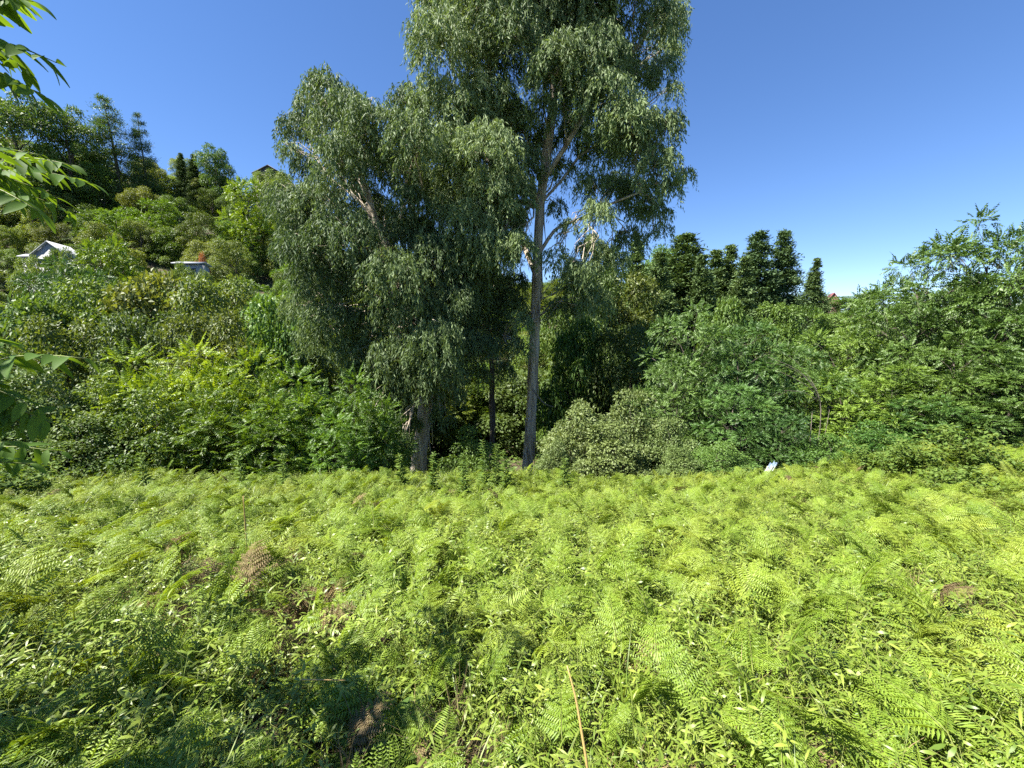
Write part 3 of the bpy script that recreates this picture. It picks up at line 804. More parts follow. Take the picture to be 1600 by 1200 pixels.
# ------------------------------------------------------------------ ferns, herbs and litter of the field
def frond_parts(rng, H, L, kind, lean):
    """returns blade MB and stem MB; grows along +y, stem from the origin"""
    mb = MB(); ms = MB()
    ns = 14
    a = math.radians(88); p = np.array([0.0, 0.0, 0.0]); path = [p]; 
    side_drift = rng.normal(0, 0.02)
    for i in range(6):
        a -= lean * 0.05
        p = p + H / 6 * np.array([side_drift, math.cos(a), math.sin(a)]); path.append(p)
    nb = len(path) - 1
    a0 = a - 0.55 * lean; a1 = rng.uniform(-0.35, 0.05)
    for i in range(ns):
        t = (i + 1) / ns
        aa = a0 * (1 - t) ** 0.7 + a1 * (1 - (1 - t) ** 0.7)
        p = p + L / ns * np.array([side_drift, math.cos(aa), math.sin(aa)]); path.append(p)
    path = np.array(path)
    rad = np.concatenate([np.linspace(0.0045, 0.0035, nb + 1), np.linspace(0.003, 0.0008, ns)])
    ms.tube(path, rad, 4, tint=rng.uniform(.3, .8))
    blade = path[nb:]
    tan = nrm(np.gradient(blade, axis=0))
    X = np.array([1.0, 0, 0])
    if kind == 'bracken':
        pairs = 11
        for k in range(pairs):
            t = 0.02 + 0.95 * (k / pairs) ** 0.9
            i = t * ns; j = min(int(i), ns - 1); f = i - j
            b = blade[j] * (1 - f) + blade[j + 1] * f; T = tan[j]
            N = nrm(np.cross(X, T))
            lp = L * 0.5 * (1 - t) ** 0.85 + 0.02
            for sg in (-1, 1):
                ang = math.radians(rng.uniform(22, 40))
                A = nrm(X * sg * math.cos(ang) + T * math.sin(ang) + N * rng.normal(-0.05, 0.12))
                m = max(4, int(11 * (lp / (L * 0.5)) ** 0.6))
                s = (np.arange(m) + 0.6) / m
                q = b + A * (lp * s)[:, None] - N * (lp * 0.22 * s * s)[:, None]
                S = nrm(np.cross(N, A))
                ln = 0.30 * lp * (1 - s) ** 0.7 + 0.010
                for s2 in (-1, 1):
                    ax = nrm(S * s2 + A * 0.45 - N * 0.18 + rng.normal(0, 0.06, (m, 3)))
                    mb.leaves(q, ax, np.tile(N, (m, 1)) + rng.normal(0, .18, (m, 3)), ln, np.maximum(ln * 0.22, lp / m * 0.46), np.clip(0.5 + rng.uniform(-.25, .25, m), 0, 1), 0.1, 0.12)
                mb.leaves(q[-1:] , A[None], N[None], 0.02, 0.01, 0.5)
                mb.leaves(b[None], A[None] , N[None], lp, 0.006, 0.8, 0.0, 0.22)
    else:
        pairs = 26
        B, A_, N_, LN, W = [], [], [], [], []
        for k in range(pairs):
            t = 0.02 + 0.97 * k / pairs
            i = t * ns; j = min(int(i), ns - 1); f = i - j
            b = blade[j] * (1 - f) + blade[j + 1] * f; T = tan[j]; N = nrm(np.cross(X, T))
            lp = L * 0.24 * math.sin(math.pi * (0.16 + 0.80 * t)) ** 0.9 + 0.006
            for sg in (-1, 1):
                B.append(b); A_.append(nrm(X * sg + T * rng.uniform(.18, .32) + N * rng.normal(-.1, .06))); N_.append(N + rng.normal(0, .1, 3)); LN.append(lp); W.append(L / pairs * 0.62)
        LN = np.array(LN)
        mb.leaves(np.array(B), np.array(A_), nrm(np.array(N_)), LN, np.array(W), np.clip(0.55 + rng.uniform(-.2, .2, len(LN)), 0, 1), 0.12, 0.18)
    return mb, ms

def joined(mbs, name, mats):
    V = []; T = []; K = []; mi = []; n = 0
    for i, m in enumerate(mbs):
        v = np.concatenate(m.V); t = np.concatenate(m.T)
        V.append(v); T.append(t + n); K.append(np.concatenate(m.K)); mi.append(np.full(len(t), i)); n += len(v)
    me = mesh_from(name, np.concatenate(V), np.concatenate(T), np.concatenate(K))
    for m in mats: me.materials.append(m)
    me.polygons.foreach_set('material_index', np.concatenate(mi).astype(np.int32))
    return me

rngf = np.random.default_rng(77)
FROND = []
for i in range(8):
    k = 'bracken' if i < 6 else 'comb'
    mb, ms = frond_parts(rngf, rngf.uniform(0.28, 0.50), rngf.uniform(0.42, 0.62) if k == 'bracken' else rngf.uniform(.5, .65), k, rngf.uniform(0.7, 1.5))
    FROND.append((mb, ms, k))
FROND_ALL = [joined([a, b], 'fern_frond', [M['fern'], M['stem']]) for a, b, k in FROND]
FROND_BLADE = [a.mesh('fern_blade', M['fern']) for a, b, k in FROND]
FROND_STEM = [b.mesh('fern_stem', M['stem']) for a, b, k in FROND]
DEAD_ALL = [joined([a, b], 'dead_frond', [M['dead'], M['dead']]) for a, b, k in FROND[:5]]

def herb_mesh(rng, H, n, ll, lw, mat, droop=0.5):
    mb = MB(); ms = MB()
    az = rng.uniform(0, 6.28); lean = rng.uniform(0.2, 0.7)
    t = np.linspace(0, 1, 8)
    path = np.stack([lean * H * t ** 2 * math.cos(az), lean * H * t ** 2 * math.sin(az), H * (t - 0.18 * t * t)], 1)
    ms.tube(path, np.linspace(0.003, 0.001, 8), 4, tint=0.6)
    u = np.linspace(0.18, 1, n)
    b = np.stack([np.interp(u, t, path[:, i]) for i in range(3)], 1)
    a = np.arange(n) * 2.5 + rng.uniform(0, 1, n)
    ax = nrm(np.stack([np.cos(a), np.sin(a), rng.uniform(-.1, .6, n)], 1))
    no = nrm(np.array([0, 0, 1.0]) + rng.normal(0, 0.3, (n, 3)))
    L = ll * rng.uniform(.7, 1.2, n)
    side = nrm(np.cross(ax, no)); no = np.cross(side, ax)
    # four-triangle leaves with a bend
    for i in range(n):
        w = lw * L[i] / ll
        m = b[i] + ax[i] * L[i] * .4 + no[i] * 0.03 * L[i]
        e = b[i] + ax[i] * L[i] * .9 - no[i] * droop * 0.4 * L[i]
        f = b[i] + ax[i] * L[i] * .72 - no[i] * droop * 0.14 * L[i]
        V = [b[i], m + side[i] * w / 2, m - side[i] * w / 2, f + side[i] * w * .36, f - side[i] * w * .36, e]
        mb.add(V, [(0, 1, 2), (1, 3, 4), (1, 4, 2), (3, 5, 4)], np.clip(0.5 + rng.uniform(-.3, .3), 0, 1))
    return joined([mb, ms], 'herb', [M[mat], M['stem']])
HERB = [herb_mesh(rngf, rngf.uniform(.30, .56), int(rngf.integers(15, 24)), rngf.uniform(.045, .085), rngf.uniform(.009, .016), 'herb') for _ in range(6)]
def grass_mesh(rng, n=16, H=0.4):
    mb = MB()
    for _ in range(n):
        az = rng.uniform(0, 6.28); h = H * rng.uniform(.5, 1.1); ln = rng.uniform(.2, .9)
        o = rng.normal(0, .03, 3) * [1, 1, 0]; d = np.array([math.cos(az), math.sin(az), 0]); s = np.array([-d[1], d[0], 0]) * rng.uniform(.0025, .005)
        P = [o + d * h * ln * u * u + np.array([0, 0, h * (u - .35 * ln * u * u)]) for u in (0, .35, .7, 1)]
        V = [P[0] - s, P[0] + s, P[1] - s, P[1] + s, P[2] - s * .7, P[2] + s * .7, P[3]]
        mb.add(V, [(0, 1, 3), (0, 3, 2), (2, 3, 5), (2, 5, 4), (4, 5, 6)], rng.uniform(.1, .9))
    return mb.mesh('grass_tuft', M['herb'])
GRASS = [grass_mesh(rngf) for _ in range(4)]
DRY = [grass_mesh(rngf, 12, 0.62) for _ in range(4)]
for _m in DRY:
    _m.materials.clear(); _m.materials.append(M['dead'])
BROADHERB = [herb_mesh(rngf, rngf.uniform(.25, .42), 9, .11, .06, 'weed', .3) for _ in range(3)]

def scatter(name, label, pts, rot, scl, idx, protos):
    me = bpy.data.meshes.new(name)
    me.vertices.add(len(pts)); me.vertices.foreach_set('co', np.ascontiguousarray(pts, np.float32).ravel())
    a = me.attributes.new('rot', 'FLOAT_VECTOR', 'POINT'); a.data.foreach_set('vector', np.ascontiguousarray(rot, np.float32).ravel())
    a = me.attributes.new('scl', 'FLOAT', 'POINT'); a.data.foreach_set('value', np.ascontiguousarray(scl, np.float32))
    a = me.attributes.new('idx', 'INT', 'POINT'); a.data.foreach_set('value', np.ascontiguousarray(idx, np.int32))
    o = obj(name, me); tag(o, label, None, None, 'stuff')
    ng = bpy.data.node_groups.new(name, 'GeometryNodeTree')
    ng.interface.new_socket('Geometry', in_out='INPUT', socket_type='NodeSocketGeometry')
    ng.interface.new_socket('Geometry', in_out='OUTPUT', socket_type='NodeSocketGeometry')
    N = ng.nodes; Lk = ng.links
    gi = N.new('NodeGroupInput'); go = N.new('NodeGroupOutput')
    jn = N.new('GeometryNodeJoinGeometry')
    for pm in protos:
        po = bpy.data.objects.new(name + '_sample', pm)
        oi = N.new('GeometryNodeObjectInfo'); oi.inputs['Object'].default_value = po
        g2 = N.new('GeometryNodeGeometryToInstance')
        Lk.new(oi.outputs['Geometry'], g2.inputs[0]); Lk.new(g2.outputs[0], jn.inputs[0])
    ip = N.new('GeometryNodeInstanceOnPoints'); ip.inputs['Pick Instance'].default_value = True
    def attr(nm, ty):
        k = N.new('GeometryNodeInputNamedAttribute'); k.data_type = ty; k.inputs['Name'].default_value = nm
        return [s for s in k.outputs if s.enabled and s.name == 'Attribute'][0]
    Lk.new(gi.outputs[0], ip.inputs['Points']); Lk.new(jn.outputs[0], ip.inputs['Instance'])
    Lk.new(attr('idx', 'INT'), ip.inputs['Instance Index'])
    e2r = N.new('FunctionNodeEulerToRotation'); Lk.new(attr('rot', 'FLOAT_VECTOR'), e2r.inputs[0]); Lk.new(e2r.outputs[0], ip.inputs['Rotation'])
    Lk.new(attr('scl', 'FLOAT'), ip.inputs['Scale'])
    Lk.new(ip.outputs[0], go.inputs[0])
    md = o.modifiers.new('scatter', 'NODES'); md.node_group = ng
    return o

def field_points(rng, density, y0=0.35, y1=10.6):
    n = int(density * 2 * 17 * (y1 - y0))
    x = rng.uniform(-17, 17, n); y = rng.uniform(y0, y1, n)
    k = np.abs(x) < 1.32 * y + 1.9
    return x[k], y[k]

# thin spots where dead litter shows: (px, py, radius in metres)
BARE = []
for (px, py, r) in ((370, 870, .75), (475, 930, .5), (690, 1090, .2), (745, 1150, .16), (215, 945, .35), (575, 800, .35), (960, 1170, .12), (1270, 990, .15), (1480, 930, .3), (1190, 1010, .15), (290, 855, .35), (420, 1050, .15), (1390, 1150, .2)):
    p = hit_ground(px, py, 0.25); BARE.append((p[0], p[1], r))
DOCK = hit_ground(585, 1180, 0.1)
def bareness(x, y):
    b = np.zeros_like(x)
    for (a, c, r) in BARE:
        b = np.maximum(b, np.exp(-((x - a) ** 2 + ((y - c) / 1.3) ** 2) / (r * r)))
    nz = np.sin(9 * x + 3 * np.sin(5 * y)) * np.cos(8 * y + 2 * np.sin(6 * x))
    return np.maximum(np.clip(b * (1.15 + 0.65 * nz), 0, 1), (np.hypot(x - DOCK[0], y - DOCK[1] + 0.12) < 0.2) * 1.0)

rs = np.random.default_rng(42)
x, y = field_points(rs, 84)
keep = rs.uniform(0, 1, len(x)) > bareness(x, y) * 1.05
hn = 0.5 + 0.5 * np.sin(x * 1.9 + 1.3 * np.sin(y * 1.1)) * np.cos(y * 1.6 + 0.8 * np.sin(x * 1.3))
keep &= rs.uniform(0, 1, len(x)) < 0.55 + 0.45 * hn + 0.4 * sstep(5, 8, y)
x, y, hn = x[keep], y[keep], hn[keep]
d = np.hypot(x, y)
keep = d > 0.75
x, y, hn, d = x[keep], y[keep], hn[keep], d[keep]
z = ground(x, y) - 0.03
n = len(x)
rot = np.stack([rs.normal(0.04, 0.45, n), rs.normal(0, 0.45, n), rs.uniform(0, 6.283, n)], 1)
scl = rs.uniform(0.42, 0.88, n) * (0.86 + 0.14 * hn) * (1 - 0.22 * sstep(4, 8, y))
scl *= np.clip(0.55 + 0.12 * d, 0.66, 1)
idx = rs.choice(8, n, p=[.145] * 6 + [.065] * 2)
# the ferns that show largest become plants of their own
bx = (x / np.maximum(y, .1))
near = np.where((d > 0.9) & (np.abs(bx) < 1.2) & (y > 0.9))[0]
near = near[np.argsort(d[near])][:280]
mask = np.ones(n, bool); mask[near] = False
scatter('bracken', 'yellow-green bracken covering the sunny slope beyond the nearest plants', np.stack([x, y, z], 1)[mask], rot[mask], scl[mask], idx[mask], FROND_ALL[::-1])
for i in near:
    t = thing('bracken_fern', 'lacy green bracken frond on its own stalk among the nearest plants' if idx[i] < 6 else 'comb-like fern frond with narrow pointed leaflets among the nearest plants', 'fern', (x[i], y[i], z[i]), 0, 'nearest ferns')
    t.rotation_euler = rot[i]; t.scale = (scl[i],) * 3
    obj('stalk', FROND_STEM[idx[i]], t)
    b = obj('blade', FROND_BLADE[idx[i]], t); b['kind'] = 'stuff'

x, y = field_points(rs, 230)
keep = (rs.uniform(0, 1, len(x)) > bareness(x, y) * 1.0) & (np.hypot(x, y) > 0.7)
x, y = x[keep], y[keep]; n = len(x)
scatter('herbs', 'low narrow-leaved herbs growing thickly between the ferns', np.stack([x, y, ground(x, y) - 0.02], 1), np.stack([rs.normal(0, .2, n), rs.normal(0, .2, n), rs.uniform(0, 6.28, n)], 1), rs.uniform(.65, 1.25, n) * (1 - .2 * sstep(4, 8, y)) * np.clip(.58 + .14 * np.hypot(x, y), .6, 1), rs.choice(6, n), HERB)
x, y = field_points(rs, 28)
keep = (rs.uniform(0, 1, len(x)) > bareness(x, y) * 0.95) & (np.hypot(x, y) > 0.7)
x, y = x[keep], y[keep]; n = len(x)
scatter('grass', 'thin grass tufts between the ferns', np.stack([x, y, ground(x, y) - 0.02], 1), np.stack([rs.normal(0, .15, n), rs.normal(0, .15, n), rs.uniform(0, 6.28, n)], 1), rs.uniform(.6, 1.25, n), rs.choice(4, n), GRASS)
x, y = field_points(rs, 110)
br = bareness(x, y)
keep = (rs.uniform(0, 1, len(x)) < 0.2 + 0.8 * br) & (np.hypot(x, y) > 0.7)
x, y = x[keep], y[keep]; n = len(x)
scatter('dead_bracken', 'brown dead bracken littering the gaps between green ferns', np.stack([x, y, ground(x, y) + rs.uniform(-.08, .12, n) - np.where(rs.uniform(0, 1, n) < .05, .06, .22) * (1 - br[keep])], 1), np.stack([rs.normal(-.3, .7, n), rs.normal(0, .7, n), rs.uniform(0, 6.28, n)], 1), rs.uniform(.3, .72, n), rs.choice(9, n, p=[.04] * 5 + [.2] * 4), (DEAD_ALL + DRY)[::-1])
x, y = field_points(rs, 4)
keep = (np.hypot(x, y) > 0.9) & (rs.uniform(0, 1, len(x)) < np.where(x < -0.6, 1.0, 0.25) + 0.8 * sstep(5, 9, x))
x, y = x[keep], y[keep]; n = len(x)
scatter('broad_leaved_weeds', 'broad-leaved weeds scattered through the ferns', np.stack([x, y, ground(x, y) - .02], 1), np.stack([rs.normal(0, .2, n), rs.normal(0, .2, n), rs.uniform(0, 6.28, n)], 1), rs.uniform(.5, .95, n), rs.choice(3, n), BROADHERB)
# undergrowth on the bank below the field and on the valley floor
x = rs.uniform(-34, 34, 9000); y = 13.5 + 24 * rs.uniform(0, 1, 9000) ** 1.3
keep = np.abs(x) < 1.3 * y + 1
x, y = x[keep], y[keep]; n = len(x)
scatter('undergrowth', 'shaded leafy undergrowth on the bank below the trees', np.stack([x, y, ground(x, y) - .02], 1), np.stack([rs.normal(0, .2, n), rs.normal(0, .2, n), rs.uniform(0, 6.28, n)], 1), rs.uniform(1.2, 2.6, n), rs.choice(3, n), BROADHERB)

# ------------------------------------------------------------------ tall weeds along the far field edge
rw = np.random.default_rng(9)
def tall_weed(label, px, ptop, Y, lw=0.02, ll=0.11, col=(1, 1, 1), n=34):
    p = at(px, ptop, Y); zb = gz(p[0], Y)
    H = p[2] - zb
    t = thing('tall_weed', label, 'weed', (p[0], Y, zb), 0, 'tall weeds along the field edge')
    ms = MB(); mb = MB()
    k = np.linspace(0, 1, 7)
    path = np.stack([rw.normal(0, .05) * k ** 2 * H, rw.normal(0, .05) * k ** 2 * H, H * k], 1)
    ms.tube(path, np.linspace(.007, .002, 7), 5)
    u = np.linspace(.15, 1, n); b = np.stack([np.interp(u, k, path[:, i]) for i in range(3)], 1)
    a = np.arange(n) * 2.4
    ax = nrm(np.stack([np.cos(a), np.sin(a), rw.uniform(.0, .7, n)], 1)); no = nrm(np.array([0, 0, 1.]) + rw.normal(0, .3, (n, 3)))
    L = ll * (1.45 - .95 * u) * rw.uniform(.8, 1.2, n)
    mb.leaves(b, ax, no, L, L * lw / ll, np.clip(.5 + rw.uniform(-.3, .3, n), 0, 1), .1, .15)
    obj('stem', ms.mesh('weed_stem', M['stem']), t)
    c = obj('foliage', mb.mesh('weed_foliage', M['weed']), t); c['kind'] = 'stuff'; c.color = (*col, 1)
for lb, px, pt, Y, lw, ll, n in [
    ('tallest slim weed spike in front of the dark gap between trunks', 757, 695, 9.2, .035, .16, 60),
    ('slim weed spike just right of the tallest one by the dark gap', 775, 698, 9.4, .035, .16, 60),
    ('bushy weed at the right end of the spikes by the dark gap', 792, 712, 9.1, .045, .18, 60),
    ('leafy weed with small leaves left of the spikes by the dark gap', 724, 716, 8.6, .04, .15, 60),
    ('weed in front of the thick dark trunk foot', 675, 716, 8.8, .05, .14, 60),
    ('low weed left of the thick dark trunk foot', 626, 716, 9.0, .05, .16, 55),
    ('weed spike in front of the palest laurels', 882, 722, 9.3, .045, .17, 50),
    ('weed at the field edge below the left sumacs', 372, 705, 9.2, .05, .15, 50),
    ('weed spike at the field edge below the hazels', 218, 712, 8.8, .05, .18, 50),
    ('pale weed at the field edge by the low dark hazel', 440, 716, 9.0, .05, .16, 50)]:
    tall_weed(lb, px, pt - 6, Y, lw * 1.25, ll * 1.15, (1, 1, 1), int(n * 1.9))

# brambles at the right
def bramble(label, px, py, Y, w, seed):
    r = np.random.default_rng(seed)
    p = at(px, py, Y); zb = gz(p[0], Y)
    t = thing('bramble', label, 'bramble', (p[0], Y, zb), 0, 'brambles at the right of the field')
    H = p[2] - zb
    ms = MB(); mb = MB()
    for _ in range(22):
        a = r.uniform(0, 6.28); R = w * r.uniform(.3, 1); h = H * r.uniform(.55, 1.1)
        k = np.linspace(0, 1, 9)
        path = np.stack([R * k * math.cos(a), R * k * math.sin(a), h * np.sin(k * 2.3) / 1.0], 1)
        ms.tube(path, np.linspace(.006, .002, 9), 4)
        m = 46; u = r.uniform(.15, 1, m); b = np.stack([np.interp(u, k, path[:, i]) for i in range(3)], 1) + r.normal(0, .05, (m, 3))
        ax = nrm(r.normal(0, 1, (m, 3)) * [1, 1, .4]); no = nrm(np.array([0, 0, 1.]) + r.normal(0, .35, (m, 3)))
        L = r.uniform(.06, .12, m)
        mb.leaves(b, ax, no, L, L * .62, np.clip(.5 + r.uniform(-.4, .4, m), 0, 1), .12, .1)
    obj('canes', ms.mesh('bramble_canes', M['stem']), t)
    c = obj('foliage', mb.mesh('bramble_foliage', M['weed']), t); c['kind'] = 'stuff'
for i, (px, py, Y, w, lb) in enumerate([(1370, 700, 9.6, 1.0, 'bramble right of the thin bare stems at the field edge'), (1440, 690, 9.2, 1.0, 'bramble in the middle of the ones below the dark locusts'),
        (1510, 678, 9.0, .9, 'tallest bramble below the dark locusts'), (1580, 715, 8.4, .9, 'bramble at the right picture edge'), (1490, 735, 7.8, .8, 'low bramble in front of the taller ones at the right'), (60, 725, 8.8, .9, 'bramble at the left end of the field edge'), (-10, 735, 7.6, .8, 'bramble cut by the left picture edge')]):
    bramble(lb, px, py, Y, w, 300 + i)

# ------------------------------------------------------------------ dead branches, bare stems, litter
def branch_thing(name, label, cat, Y, strands, mat, rooted=False):
    b = at(*strands[0][0][:2], Y)
    if rooted: b[2] = gz(b[0], Y) - 0.05
    t = thing(name, label, cat, tuple(b))
    for q, st in enumerate(strands):
        P = np.array([at(px, py, Y + dy) for (px, py, dy, r) in st]) - b
        R = np.array([s[3] for s in st]) / F * Y
        if rooted and q == 0:
            P = np.vstack([np.zeros((1, 3)), P]); R = np.concatenate([[R[0] * 1.2], R])
        k = np.arange(len(P)); s = np.linspace(0, len(P) - 1, 14)
        Q = np.stack([np.interp(s, k, P[:, i]) for i in range(3)], 1)
        Q[1:-1] = .25 * Q[:-2] + .5 * Q[1:-1] + .25 * Q[2:]
        mb = MB(); mb.tube(Q, np.interp(s, k, R), 5)
        obj('branch', mb.mesh('branch', M[mat], True), t)
branch_thing('dead_branch', 'arching grey dead branches fanned out among the locusts', 'branch', 12.5, [
    [(1283, 660, 0, 0.69), (1282, 622, 0, 0.69), (1270, 600, 0, 0.62), (1245, 575, 0, 0.46), (1200, 558, .1, 0.23)],
    [(1282, 625, 0, 0.54), (1262, 603, -.1, 0.46), (1235, 588, -.1, 0.35), (1212, 578, 0, 0.20)],
    [(1280, 618, 0, 0.46), (1258, 588, .1, 0.39), (1230, 572, .1, 0.27), (1196, 566, .2, 0.15)],
    [(1283, 628, 0, 0.46), (1255, 612, -.1, 0.39), (1225, 610, -.1, 0.20)],
    [(1276, 608, 0, 0.39), (1262, 585, .2, 0.31), (1240, 560, .2, 0.20), (1215, 548, .2, 0.12)]], 'deadwood', True)
branch_thing('bare_sapling', 'thin bare sapling stems rising from the field edge', 'sapling', 12.15, [
    [(1265, 745, 0, 1.00), (1265, 700, 0, 0.92), (1267, 672, 0, 0.70), (1269, 645, .1, 0.35)],
    [(1268, 720, 0, 0.54), (1276, 700, -.1, 0.50), (1281, 670, -.1, 0.35), (1283, 640, 0, 0.23)],
    [(1270, 718, 0, 0.62), (1285, 695, .1, 0.54), (1292, 665, .1, 0.43), (1296, 640, .2, 0.27)]], 'deadwood', True)
branch_thing('dry_stalk', 'yellow dry stalk leaning up at the bottom centre of the field', 'stalk', 1.35, [
    [(921, 1215, -.1, 2.6), (910, 1150, -.05, 2.4), (900, 1090, 0, 2), (886, 1040, .05, 1.2)]], 'straw', True)
branch_thing('dry_stalk', 'pale straight dry stalk above the brown gap in the ferns at left', 'stalk', 3.6, [
    [(388, 900, 0, 1.6), (384, 830, 0, 1.5), (380, 775, 0, .8)]], 'straw', True)
branch_thing('dry_stalk', 'pale horizontal straw lying on the herbs left of the broad-leaved plant', 'stalk', 1.7, [
    [(470, 1062, 0, 1.2), (500, 1062, 0, 1.2), (540, 1063, .02, .8)]], 'straw')
branch_thing('pale_twig', 'pale crooked twig beside the foot of the tall pale trunk', 'twig', 18.5, [
    [(832, 608, 0, 1.6), (842, 622, -.1, 1.3), (852, 632, -.1, .9), (866, 636, -.1, .5)]], 'deadwood')

def crumpled(label, px, py, Y):
    r = np.random.default_rng(4)
    p = at(px, py, Y)
    t = thing('plastic_sheet', label, 'plastic sheet', tuple(p))
    for nm, mat, off, s in (('sheet', 'plastic', (0, 0, 0), .11), ('fold', 'bluegrey', (.1, .05, .1), .11)):
        k = 12; u = np.linspace(-1, 1, k); A, B = np.meshgrid(u, u, indexing='ij')
        Z = .35 * s * (np.sin(5 * A + 2 * B) + np.cos(6 * B - A)) + r.normal(0, .05 * s, A.shape) + A * s * .9
        V = np.stack([A * s, B * s, Z], -1).reshape(-1, 3) + off
        V = np.vstack([V, V - [0, 0, .004]])
        i = np.arange(k - 1); a = (i[:, None] * k + i).ravel(); m = k * k
        T = np.concatenate([np.stack([a, a + k, a + k + 1], 1), np.stack([a, a + k + 1, a + 1], 1)])
        mb = MB(); mb.add(V, np.concatenate([T, T[:, ::-1] + m]))
        obj(nm, mb.mesh(nm, M[mat]), t)
crumpled('crumpled white and blue-grey sheet snagged in the shrubs at the field edge under the locusts', 1203, 734, 11.4)

# broad-leaved plant at the bottom
def dock_plant():
    b = DOCK
    t = thing('broad_leaved_plant', 'plant with large smooth green leaves beside the brown gap at the bottom', 'plant', (b[0], b[1], gz(b[0], b[1])))
    r = np.random.default_rng(31)
    for (az, el, L, W) in ((2.3, .95, .30, .035), (1.1, 1.0, .32, .038), (0.15, .75, .27, .05), (-1.4, .7, .24, .05), (3.1, .6, .25, .04), (.7, 1.1, .28, .035), (-.6, .6, .26, .045)):
        mb = MB(); k = 8
        d = np.array([math.cos(az), math.sin(az), 0]); s = np.array([-d[1], d[0], 0])
        pt = []; p = np.zeros(3); e = el
        for i in range(k + 1):
            pt.append(p.copy()); p = p + L / k * (d * math.cos(e) + np.array([0, 0, math.sin(e)])); e -= .11
        V = []; T = []
        for i, q in enumerate(pt):
            u = i / k
            w = .006 if u < .35 else W * math.sin(math.pi * min(1, (u - .30) / .72)) ** .7 + .002
            wv = 1 + .08 * math.sin(i * 2.1)
            V += [q - s * w * wv + [0, 0, w * .25], q, q + s * w + [0, 0, w * .25]]
            if i:
                a = 3 * (i - 1)
                T += [(a, a + 3, a + 4), (a, a + 4, a + 1), (a + 1, a + 4, a + 5), (a + 1, a + 5, a + 2)]
        mb.add(V, T, r.uniform(.4, .8))
        obj('leaf', mb.mesh('dock_leaf', M['walnut'], True), t)
dock_plant()

# ------------------------------------------------------------------ the walnut tree beside the viewer
def leaflet_mesh(ll, lw, seed):
    r = np.random.default_rng(seed)
    mb = MB(); k = 7; V = []; T = []
    for i in range(k + 1):
        u = i / k; w = lw * .5 * math.sin(math.pi * (u * .94 + .03)) ** .8 * (1.15 - .35 * u) + .0005
        z = -.22 * ll * u * u + .02 * ll * math.sin(3 * u)
        V += [(u * ll, -w, z + w * .28 + .03 * lw * math.sin(7 * u)), (u * ll, 0, z), (u * ll, w, z + w * .28 + .03 * lw * math.cos(6 * u))]
        if i:
            a = 3 * (i - 1); T += [(a, a + 3, a + 4), (a, a + 4, a + 1), (a + 1, a + 4, a + 5), (a + 1, a + 5, a + 2)]
    mb.add(V, T, r.uniform(.3, .8))
    return mb.mesh('leaflet', M['walnut'], True)
LEAFLETS = [leaflet_mesh(.118, .045, s) for s in range(4)]

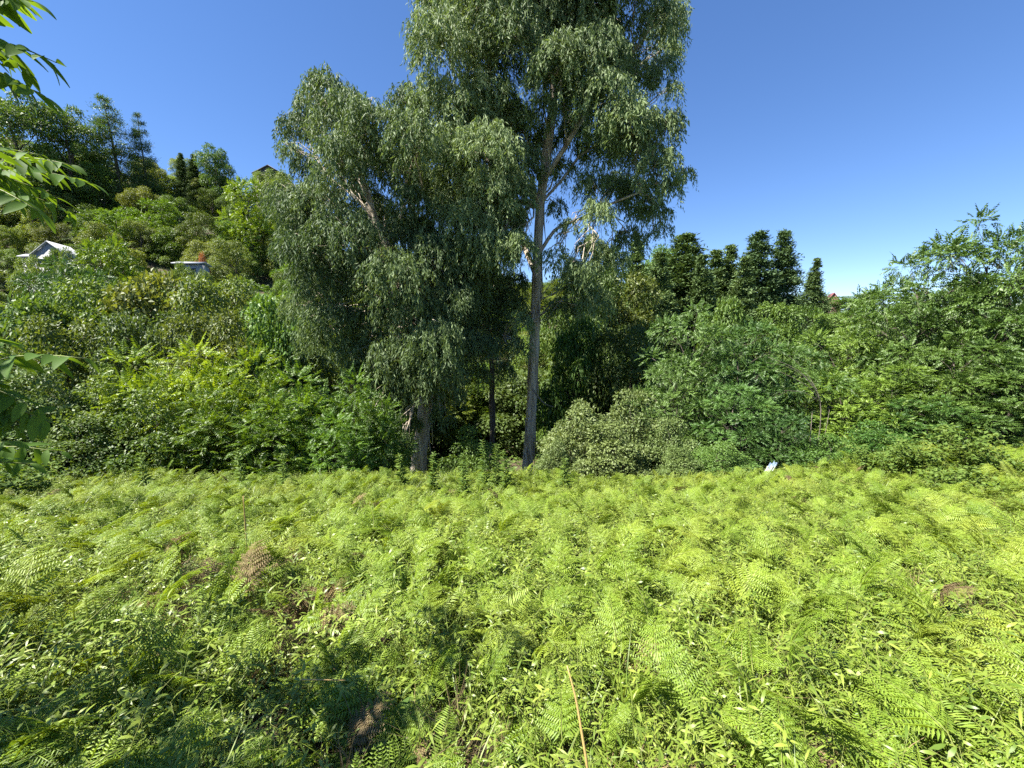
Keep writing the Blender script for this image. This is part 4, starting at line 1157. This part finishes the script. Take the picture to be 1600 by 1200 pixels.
def walnut():
    r = np.random.default_rng(8)
    bx, by = -3.7, 0.1
    base = np.array([bx, by, gz(bx, by)])
    t = thing('walnut_tree', 'walnut tree at the left edge reaching in with long compound leaves', 'tree', tuple(base))
    mt = MB()
    trunk = np.array([(0, 0, -.3), (.05, 0, 1), (.0, .1, 2.0), (.1, .1, 3.0), (.1, .0, 4.2), (.1, .0, 5.2)])
    mt.tube(trunk, [.14, .12, .10, .08, .05, .02], 9, rng=r, wob=.05)
    mc = MB()
    cl = [((-1.1, .2, 4.6), .8), ((-.5, .45, 3.9), .55), ((-.6, -.3, 3.9), .7), ((-1.5, .3, 4.2), .6), ((-.9, -.8, 4.4), .7), ((-1.4, -.7, 3.8), .7), ((.0, .1, 3.3), .5), ((.8, 1.0, 1.7), .4), ((.3, 1.5, 1.6), .45), ((1.0, .6, 1.9), .4), ((.4, .8, 2.3), .45), ((-.6, 2.4, 1.3), .45), ((-.2, 2.0, 1.5), .4), ((1.0, .3, 1.2), .4)]
    for c, rr in cl:
        c = np.array(c)
        zz = max(0.8, c[2] - 1.2)
        a = np.array([np.interp(zz, trunk[:, 2], trunk[:, 0]), np.interp(zz, trunk[:, 2], trunk[:, 1]), zz])
        mt.tube(path_between(a, c, r, 6, .04, .08), np.linspace(.04, .012, 6), 5)
        pinnate_clump(mc, r, c, rr, int(30 * rr * rr), .45, 6, .13, .058, .5, droop=.25, shell=.35)
    c = obj('crown', mc.mesh('walnut_crown', M['walnut']), t); c['kind'] = 'stuff'
    # leaves that reach into the picture: start px,py -> tip px,py at a depth, number of pairs, leaflet scale, normal
    LV = [(-60, 75, 88, 98, 1.75, 8, .85), (-70, 20, 52, 2, 1.7, 7, .75), (-70, 95, 66, 150, 1.65, 8, .8), (-50, 55, 40, 110, 1.8, 7, .8), (-60, -30, 20, -5, 1.7, 7, .75),
          (-90, 262, 66, 243, 1.8, 8, .8), (-40, 270, 112, 258, 1.95, 9, .75), (-30, 275, 143, 287, 2.05, 10, .75), (-60, 290, 125, 338, 1.85, 10, .8), (-80, 285, 60, 330, 1.7, 8, .85), (-60, 270, 90, 310, 1.9, 8, .8), (-90, 255, 30, 290, 1.7, 8, .75),
          (-80, 600, 132, 560, 1.5, 9, .78), (-100, 620, 92, 665, 1.45, 9, .8), (-100, 600, 60, 640, 1.55, 8, .78), (-90, 590, 30, 660, 1.45, 8, .8), (-100, 570, 26, 562, 1.6, 7, .75), (-90, 540, 18, 540, 1.6, 7, .75), (-110, 640, 40, 675, 1.45, 8, .78),
          (-100, 720, 96, 706, 1.9, 9, .75), (-120, 745, 50, 725, 1.75, 8, .8), (-110, 735, 20, 690, 1.75, 8, .8)]
    tips = {}
    for (x0, y0, x1, y1, Y, pairs, ls) in LV:
        a = at(x0, y0, Y - .05); b = at(x1, y1, Y + r.uniform(-.1, .15))
        L = np.linalg.norm(b - a); ax = (b - a) / L
        mb = MB()
        k = np.linspace(0, 1, 9)[:, None]
        path = a + (b - a) * k + np.array([0, 0, 1.]) * (.10 * L * np.sin(np.pi * k ** .9))
        mb.tube(path - base, np.linspace(.004, .0015, 9), 5, tint=.6)
        lf = obj('leaf', mb.mesh('leaf_rachis', M['stem'], True), t)
        up = np.array([0, 0, 1.]) + r.normal(0, .18, 3)
        for i in range(pairs + 1):
            for sg in ((-1, 1) if i < pairs else (0,)):
                u = .12 + .86 * i / pairs if i < pairs else 1.0
                p = np.array([np.interp(u, k[:, 0], path[:, q]) for q in range(3)])
                j = min(7, int(u * 8)); tn = nrm(path[j + 1] - path[j])
                sd_ = nrm(np.cross(tn, up)); nn = np.cross(sd_, tn)
                A = nrm(sd_ * sg * .95 + tn * (.5 if sg else 1) - nn * (r.uniform(.05, .7) if sg else .2) + r.normal(0, .2, 3))
                N = nrm(nn + r.normal(0, .32, 3)); S = nrm(np.cross(N, A)); N = np.cross(A, S)
                o = obj('leaflet', LEAFLETS[int(r.integers(4))], lf)
                sc = ls * (.72 + .45 * math.sin(math.pi * min(1, .15 + u * .8))) * r.uniform(.75, 1.15)
                from mathutils import Matrix
                o.matrix_basis = Matrix(((A[0] * sc, S[0] * sc, N[0] * sc, p[0] - base[0]), (A[1] * sc, S[1] * sc, N[1] * sc, p[1] - base[1]), (A[2] * sc, S[2] * sc, N[2] * sc, p[2] - base[2]), (0, 0, 0, 1)))
        # the twig that carries the leaf
        zz = float(np.clip(a[2] - base[2] - .5, .8, 5))
        s0 = np.array([np.interp(zz, trunk[:, 2], trunk[:, 0]), np.interp(zz, trunk[:, 2], trunk[:, 1]), zz])
        mt.tube(path_between(s0, a - base, r, 6, .03, .08), np.linspace(.02, .005, 6), 5)
    obj('trunk', mt.mesh('walnut_trunk', M['bark'], True), t)
walnut()
